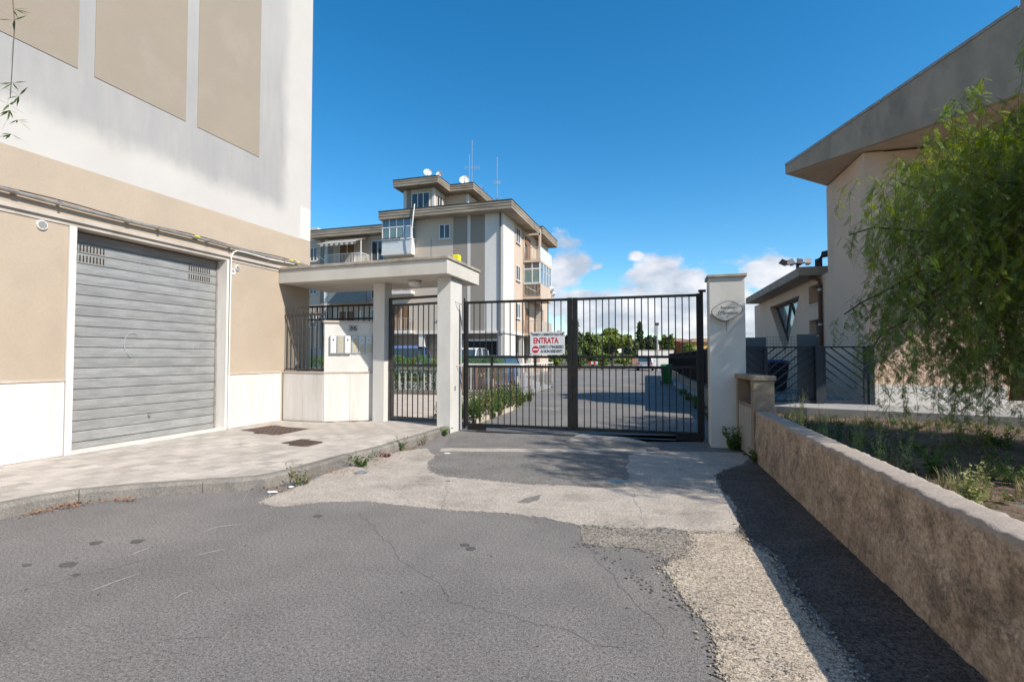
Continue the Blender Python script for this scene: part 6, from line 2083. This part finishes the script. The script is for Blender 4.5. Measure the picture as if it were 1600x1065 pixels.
def weed(at, h, r, n_stem, label, seed, material='leaf_weed', leaf=.05, group=None, dry=0.0, cat='weed', name='weed', upright=.5, plume=False):
    rg = np.random.default_rng(seed)
    t = thing(name, at, label, cat, group) if label else None
    at = np.array(at, float)
    V, tn, mi = [], [], []
    for k in range(n_stem):
        a = rg.uniform(0, 6.28)
        out = np.array([math.cos(a), math.sin(a), 0]) * rg.uniform(.2, 1) * r
        hh = h * rg.uniform(.45, 1.0)
        p = at + np.array([math.cos(a), math.sin(a), 0]) * rg.uniform(0, .3) * r
        m = max(4, int(hh / .035))
        prev = p
        isdry = rg.random() < dry
        for j in range(1, m + 1):
            s = j / m
            q = p + out * s ** (1 + upright) + np.array([0, 0, hh * (s - .18 * (1 - upright) * s * s)]) + rg.normal(0, .004, 3)
            w = np.array([.0025, 0, 0]) * (1.3 - s)
            V.append([prev - w, prev + w, q + w, q - w]); tn.append(.4); mi.append(1 if isdry else 0)
            w2 = np.array([0, .0025, 0]) * (1.3 - s)
            V.append([prev - w2, prev + w2, q + w2, q - w2]); tn.append(.4); mi.append(1 if isdry else 0)
            nl = 2 if not plume else (4 if s > .55 else 1)
            for _ in range(nl):
                d = rnd_unit(rg, 1)[0]; d[2] = abs(d[2]) * .6 + (.5 if plume else -.05); d /= np.linalg.norm(d)
                l = leaf * rg.uniform(.6, 1.3) * (1.1 - .5 * s) * (.45 if plume and s > .55 else 1)
                sd = np.cross(d, rnd_unit(rg, 1)[0]); sd /= np.linalg.norm(sd) + 1e-6
                w_ = l * (.3 if not plume else .16)
                V.append([q, q + d * l * .5 + sd * w_, q + d * l, q + d * l * .5 - sd * w_]); tn.append(rg.uniform(.2, .9)); mi.append(1 if isdry else 0)
            prev = q
    if t is None: return V, tn, mi
    quads_from('leaves', np.array(V), np.array(tn), material, t, None, ['leaf_dry'], np.array(mi))
    return t


# plants one can single out
def pw(u, v, z=0.0): return (*gz(u, v, z), z)
weed(pw(562, 729), .23, .20, 16, 'bushy green weed growing at the kerb foot, largest of the kerb weeds', 41, leaf=.05, group='weeds along the kerb')
weed(pw(470, 757), .24, .24, 15, 'half dry brownish weed at the bend of the kerb', 42, dry=.6, leaf=.04, group='weeds along the kerb', upright=.3)
weed(pw(628, 703), .26, .09, 7, 'thin green weed by the kerb between the bushy weed and the gate', 43, leaf=.045, group='weeds along the kerb')
weed(pw(661, 695), .20, .09, 7, 'small dull green weed at the kerb, next to the white gate column', 44, leaf=.04, dry=.3, group='weeds along the kerb')
weed(pw(694, 681), .17, .12, 14, 'compact bright green weed at the foot of the white gate column', 45, leaf=.055, group='weeds along the kerb')
weed(pw(602, 714), .10, .16, 10, 'low reddish weed beside the bushy kerb weed', 46, 'leaf_red', .04, group='weeds along the kerb', upright=.1)
weed((.93, 8.42, 0), .42, .22, 26, 'dark green bush at the foot of the right gate pillar', 47, leaf=.06, cat='weed')
weed((1.10, 7.45, 0), .22, .14, 14, 'low green weed where the garden wall meets the meter housing', 48, leaf=.05)
weed(pw(640, 703), .07, .16, 9, 'flat dry tuft along the kerb near the gate', 49, dry=1.0, leaf=.03, group='weeds along the kerb', upright=.1)
for k, (x, y, h, lab) in enumerate([(1.62, 7.55, .85, 'tallest pale seed-headed weed behind the meter housing'), (1.95, 7.8, .62, 'pale upright weed right of the tallest one behind the wall'),
                                    (2.4, 7.9, .48, 'leafy pale weed in the garden, third from the meter housing'), (2.35, 7.0, .60, 'tall forked weed standing clear behind the wall'),
                                    (2.7, 7.3, .55, 'slender weed beside the forked one behind the wall')]):
    weed((x, y, .05), h * 1.15, .12, 20 if k < 3 else 9, lab, 60 + k, 'grass_pale', .07, 'seed-headed weeds behind the garden wall', plume=True, upright=.8)
for k, (u, v, h, r, lab) in enumerate([(1460, 745, .42, .20, 'bright yellow green weed in the middle of the garden'), (1565, 700, .40, .35, 'leafy weed near the right edge, at the foot of the pepper tree'),
                                       (1372, 712, .20, .25, 'low dark green weed close behind the garden wall'), (1590, 760, .40, .35, 'dark shaded weed at the right edge of the garden'),
                                       (1520, 790, .45, .15, 'tall grey green weed close to the wall at the right')]):
    x, y = gz(u, v, .05)
    weed((x, y, .05), h, r, 12, lab, 70 + k, 'leaf_weed' if k != 4 else 'grass_pale', .06, 'weeds in the garden')
# uncountable ground cover in the garden
rg = np.random.default_rng(90)
VV, TT_, MM = [], [], []
k = 0
while k < 560:
    y = rg.uniform(1.5, 13.2); x = wx(y) + .3 + rg.uniform(0, 6.5)
    if mnoise.noise(Vector((x * .9, y * .9, 3))) < rg.uniform(-.35, .35): continue
    near = x - wx(y) < 1.6
    v, t_, m_ = weed((x, y, .04), rg.uniform(.08, .34 if near else .22), rg.uniform(.04, .16), int(rg.integers(3, 8)), None, int(1000 + k), dry=.35, leaf=rg.uniform(.03, .055), plume=rg.random() < .4)
    VV += v; TT_ += t_; MM += m_
    k += 1
for k in range(900):      # dry grass tussocks
    y = rg.uniform(1.0, 13.0); x = wx(y) + .25 + abs(rg.normal(0, 2.2))
    if mnoise.noise(Vector((x * .7 + 5, y * .7, 3))) < rg.uniform(-.4, .3): continue
    for _ in range(int(rg.integers(8, 20))):
        a = rg.uniform(0, 6.28); h = rg.uniform(.05, .24); l = h * rg.uniform(.3, .9)
        b0 = np.array([x + rg.normal(0, .03), y + rg.normal(0, .03), .03]); w_ = np.array([-math.sin(a), math.cos(a), 0]) * .0035
        md = b0 + np.array([math.cos(a) * l * .4, math.sin(a) * l * .4, h * .7]); tp = b0 + np.array([math.cos(a) * l, math.sin(a) * l, h])
        VV.append([b0 - w_, b0 + w_, md + w_ * .8, md - w_ * .8]); VV.append([md - w_ * .8, md + w_ * .8, tp + w_ * .2, tp - w_ * .2])
        d_ = 1 if rg.random() < .75 else 0
        TT_ += [rg.uniform(.3, .9)] * 2; MM += [d_] * 2
quads_from('garden_ground_cover', np.array(VV), np.array(TT_), 'leaf_weed', None, 'stuff', ['leaf_dry'], np.array(MM))
tag(bpy.data.objects['garden_ground_cover'], 'sparse weeds and dry grass scattered over the garden soil', 'ground cover')
# yard verge weeds behind the gate
VV, TT_, MM = [], [], []
for k in range(230):
    s = rg.random()
    if k < 180: x, y = -3.75 - rg.uniform(0, 1.1) - s * .5, 9.9 + s * 6.2
    else: x, y = yx(9.4 + s * 12) - rg.uniform(.0, .35), 9.4 + s * 12
    hh = rg.uniform(.2, .75) if k < 180 else rg.uniform(.1, .32)
    v, t_, m_ = weed((x, y, .0), hh, rg.uniform(.06, .22), int(rg.integers(4, 9)), None, int(3000 + k), dry=.15, leaf=.06)
    VV += v; TT_ += t_; MM += m_
quads_from('verge_weeds', np.array(VV), np.array(TT_), 'leaf_weed', None, 'stuff', ['leaf_dry'], np.array(MM))
tag(bpy.data.objects['verge_weeds'], 'rank green weeds along both edges of the yard road behind the gate', 'weeds')
# moss and dry grass in the kerb joint, leaf litter and twigs
VV, TT_ = [], []
def litter(cx, cy, rx, ry, n, s, mats_i=0, z=.018):
    for _ in range(n):
        p = np.array([cx + rg.normal(0, rx), cy + rg.normal(0, ry), z + rg.uniform(0, .012)])
        d = rnd_unit(rg, 1)[0]; d[2] *= .35; e = rnd_unit(rg, 1)[0]; e[2] *= .35
        l = s * rg.uniform(.4, 1.2)
        VV.append([p, p + d * l * .5 + e * l * .25, p + d * l, p + d * l * .5 - e * l * .25]); TT_.append(rg.uniform(.2, .9))
for (u, v, rx, ry, n) in [(112, 790, .10, .12, 170), (75, 800, .05, .12, 90), (196, 783, .12, .03, 70), (130, 783, .12, .08, 90), (425, 766, .2, .05, 80), (530, 738, .14, .12, 90), (590, 722, .12, .2, 80), (655, 697, .08, .2, 60)]:
    c = gz(u, v); litter(c[0], c[1], rx, ry, n, .045)
for s in np.linspace(0, 1, 220):
    y = 7.4 - s * 5.2; litter(wx(y) - .05, y, .05, .03, 1, .03, z=.022)
a = quads_from('leaf_litter', np.array(VV), np.array(TT_), 'dry_leaf', None, 'stuff')
tag(a, 'brown dry leaves and crumbs collected along the kerb and the wall foot', 'leaf litter')
# straws and pebbles lying on the asphalt
mb = MB().mat('awning_cloth')
for (u0, v0, u1, v1) in [(143, 922, 218, 895), (310, 866, 352, 857), (345, 822, 378, 819), (200, 868, 235, 855), (272, 935, 300, 922), (318, 830, 350, 820), (380, 783, 391, 766), (1480, 1010, 1500, 1025)]:
    a, c2 = gz(u0, v0, .006), gz(u1, v1, .006)
    m_ = ((a[0] + c2[0]) / 2 + rnd.uniform(-.02, .02), (a[1] + c2[1]) / 2)
    mb.tube([(*a, .006), (*m_, .012), (*c2, .006)], [.0008, .0011, .0005], 4)
o = mb.build('straws'); o['kind'] = 'stuff'; tag(o, 'pale straws lying scattered on the left part of the asphalt', 'straw')
mb = MB()
for k in range(420):
    u = rnd.uniform(0, 1600); v = rnd.uniform(760, 1065)
    x, y = gz(u, v)
    if x < -5.3 or x > wx(y) - .02 or (x < -3.8 and y > 3.6): continue
    if k % 3 and x < .6: continue
    mb.mat(('kerb_concrete', 'asphalt_dark', 'kerb_concrete', 'oil')[k % 4])
    r = rnd.uniform(.002, .007)
    zz = .015 if x > .2 else .0
    q = [(x + r * math.cos(a) * rnd.uniform(.7, 1.2), y + r * math.sin(a) * rnd.uniform(.7, 1.2)) for a in (0, 1.2, 2.6, 3.8, 5.1)]
    mb.prism(q, zz, zz + r * rnd.uniform(.5, 1))
o = mb.build('pebbles'); o['kind'] = 'stuff'; tag(o, 'small stones and grit scattered over the asphalt', 'pebbles')
# singled-out rubbish
def scrap(u, v, z, r, material, label, name, cat, seed, flat=.35, long=1.0, ang=0.0, group=None):
    z = .007 if z > .01 else z
    rr = random.Random(seed)
    x, y = gz(u, v, z)
    bm_ = bmesh.new(); bmesh.ops.create_icosphere(bm_, subdivisions=2, radius=r)
    for w in bm_.verts:
        n = mnoise.noise(Vector(w.co) * (3 / r) * .35 + Vector((seed, 0, 0)))
        w.co *= 1 + n * .55; w.co.x *= long; w.co.z *= flat
    me = bpy.data.meshes.new(name); bm_.to_mesh(me); bm_.free(); me.materials.append(MATS[material])
    o = link(name, me, None, (x, y, z + r * flat * .8), (0, 0, ang))
    return tag(o, label, cat, group)
scrap(563, 739, .013, .042, 'tin', 'crushed silver drink can lying on the pale concrete near the kerb', 'crushed_can', 'can', 2, .38, 1.9, .55)
scrap(426, 769, .012, .035, 'paper_white', 'white scrap of paper on the asphalt at the kerb bend', 'paper_scrap', 'paper', 3, .25, 1.5, .4, 'paper scraps by the kerb')
scrap(455, 761, .013, .022, 'paper_white', 'smaller white scrap of paper beside the half dry weed', 'paper_scrap', 'paper', 4, .4, 1.2, .2, 'paper scraps by the kerb')
scrap(598, 707, .013, .035, 'paper_white', 'crumpled white paper beside the red weed', 'paper_scrap', 'paper', 5, .6, 1.2, .2, 'paper scraps by the kerb')
scrap(699, 708, .013, .03, 'paper_white', 'flat white scrap on the dark patch before the gate', 'paper_scrap', 'paper', 6, .15, 1.6, .2, 'paper scraps by the kerb')
# oil stains and puddle
for k, (u, v, rx, ry) in enumerate([(214, 846, .055, .045), (108, 882, .06, .05), (42, 882, .035, .03), (118, 898, .025, .02), (497, 806, .045, .035), (727, 851, .035, .03), (736, 857, .035, .03), (700, 752, .03, .02), (150, 848, .05, .04)]):
    x, y = gz(u, v)
    pts = [(x + rx * math.cos(a) * rnd.uniform(.7, 1.2), y + ry * math.sin(a) * rnd.uniform(.7, 1.2)) for a in np.linspace(0, 2 * math.pi, 15)[:-1]]
    sheet('oil_stain', jag(pts, .02, .006, k), .0035 if not (u == 700) else .009, 'oil', .003)
x, y = gz(966, 752)
pts = [(x + .15 * math.cos(a) * rnd.uniform(.75, 1.2), y + .06 * math.sin(a) * rnd.uniform(.75, 1.2)) for a in np.linspace(0, 2 * math.pi, 19)[:-1]]
sheet('puddle', pts, .0095, 'water', .003)
pts = [gz(*p) for p in [(808, 786), (818, 779), (846, 773), (842, 781), (826, 787)]]
sheet('asphalt_scar', jag(pts, .05, .012, 77), .0095, 'asphalt_worn', .003)
# dark trees in the side garden, right of the villa front
for (x, y, h, sd, lab) in [(8.15, 17.0, 5.2, 1, 'dark tree trunk close to the right corner of the villa wall'), (9.2, 17.6, 5.6, 2, 'dark leaning tree trunk right of the one at the villa corner')]:
    t = thing('garden_tree', (x, y, .2), lab, 'tree', 'shaded trees beside the villa')
    MB().mat('bark').tube([(x, y, .1), (x + .05, y, 1.2), (x - .1, y + .1, 2.4), (x + .2, y, 4.0)], [.22, .17, .15, .08], 9).build('trunk', t, smooth=True)
    rg = np.random.default_rng(200 + sd); n = 2600
    P = np.array([x + .3, y + .4, 3.7]) + rnd_unit(rg, n) * np.array([1.5, 1.2, 1.7]) * rg.uniform(.3, 1, (n, 1))
    quads_object('crown', P, rnd_unit(rg, n) * .07, rnd_unit(rg, n) * .2, rg.uniform(.2, .8, n), 'leaf_dark', t, kind=None)
# cracks wandering over the old asphalt
def crack(u0, v0, u1, v1, seed, wig=.10, w=.004, z=.0012):
    r = random.Random(seed)
    a, b_ = Vector(gz(u0, v0)), Vector(gz(u1, v1))
    n = max(8, int((b_ - a).length / .035)); t = (b_ - a).normalized(); q = Vector((-t.y, t.x))
    pts = []
    for k in range(n + 1):
        s = k / n
        p = a.lerp(b_, s) + q * (mnoise.noise(Vector((s * 4, seed, 0))) * wig + mnoise.noise(Vector((s * 21, seed, 3))) * .03 + r.uniform(-.006, .006))
        pts.append(p)
    L_ = [(p.x + q.x * w * r.uniform(.2, 1), p.y + q.y * w * r.uniform(.2, 1)) for p in pts]
    R__ = [(p.x - q.x * w * r.uniform(.2, 1), p.y - q.y * w * r.uniform(.2, 1)) for p in pts]
    mb = MB().mat('oil')
    for k in range(n):
        mb.poly([(*L_[k], z), (*R__[k], z), (*R__[k + 1], z), (*L_[k + 1], z)])
    o = mb.build('asphalt_crack'); o['kind'] = 'structure'
for k, a in enumerate([(0, 930, 330, 850), (560, 800, 700, 940), (820, 810, 905, 835), (905, 835, 1040, 1000), (150, 1040, 420, 960), (700, 940, 980, 1010)]):
    crack(*a, 10 + k, w=.0028)
crack(700, 757, 690, 796, 31, .05, .003, .0068); crack(985, 765, 1010, 822, 32, .05, .003, .0068); crack(560, 726, 650, 790, 33, .06, .0025, .0068)
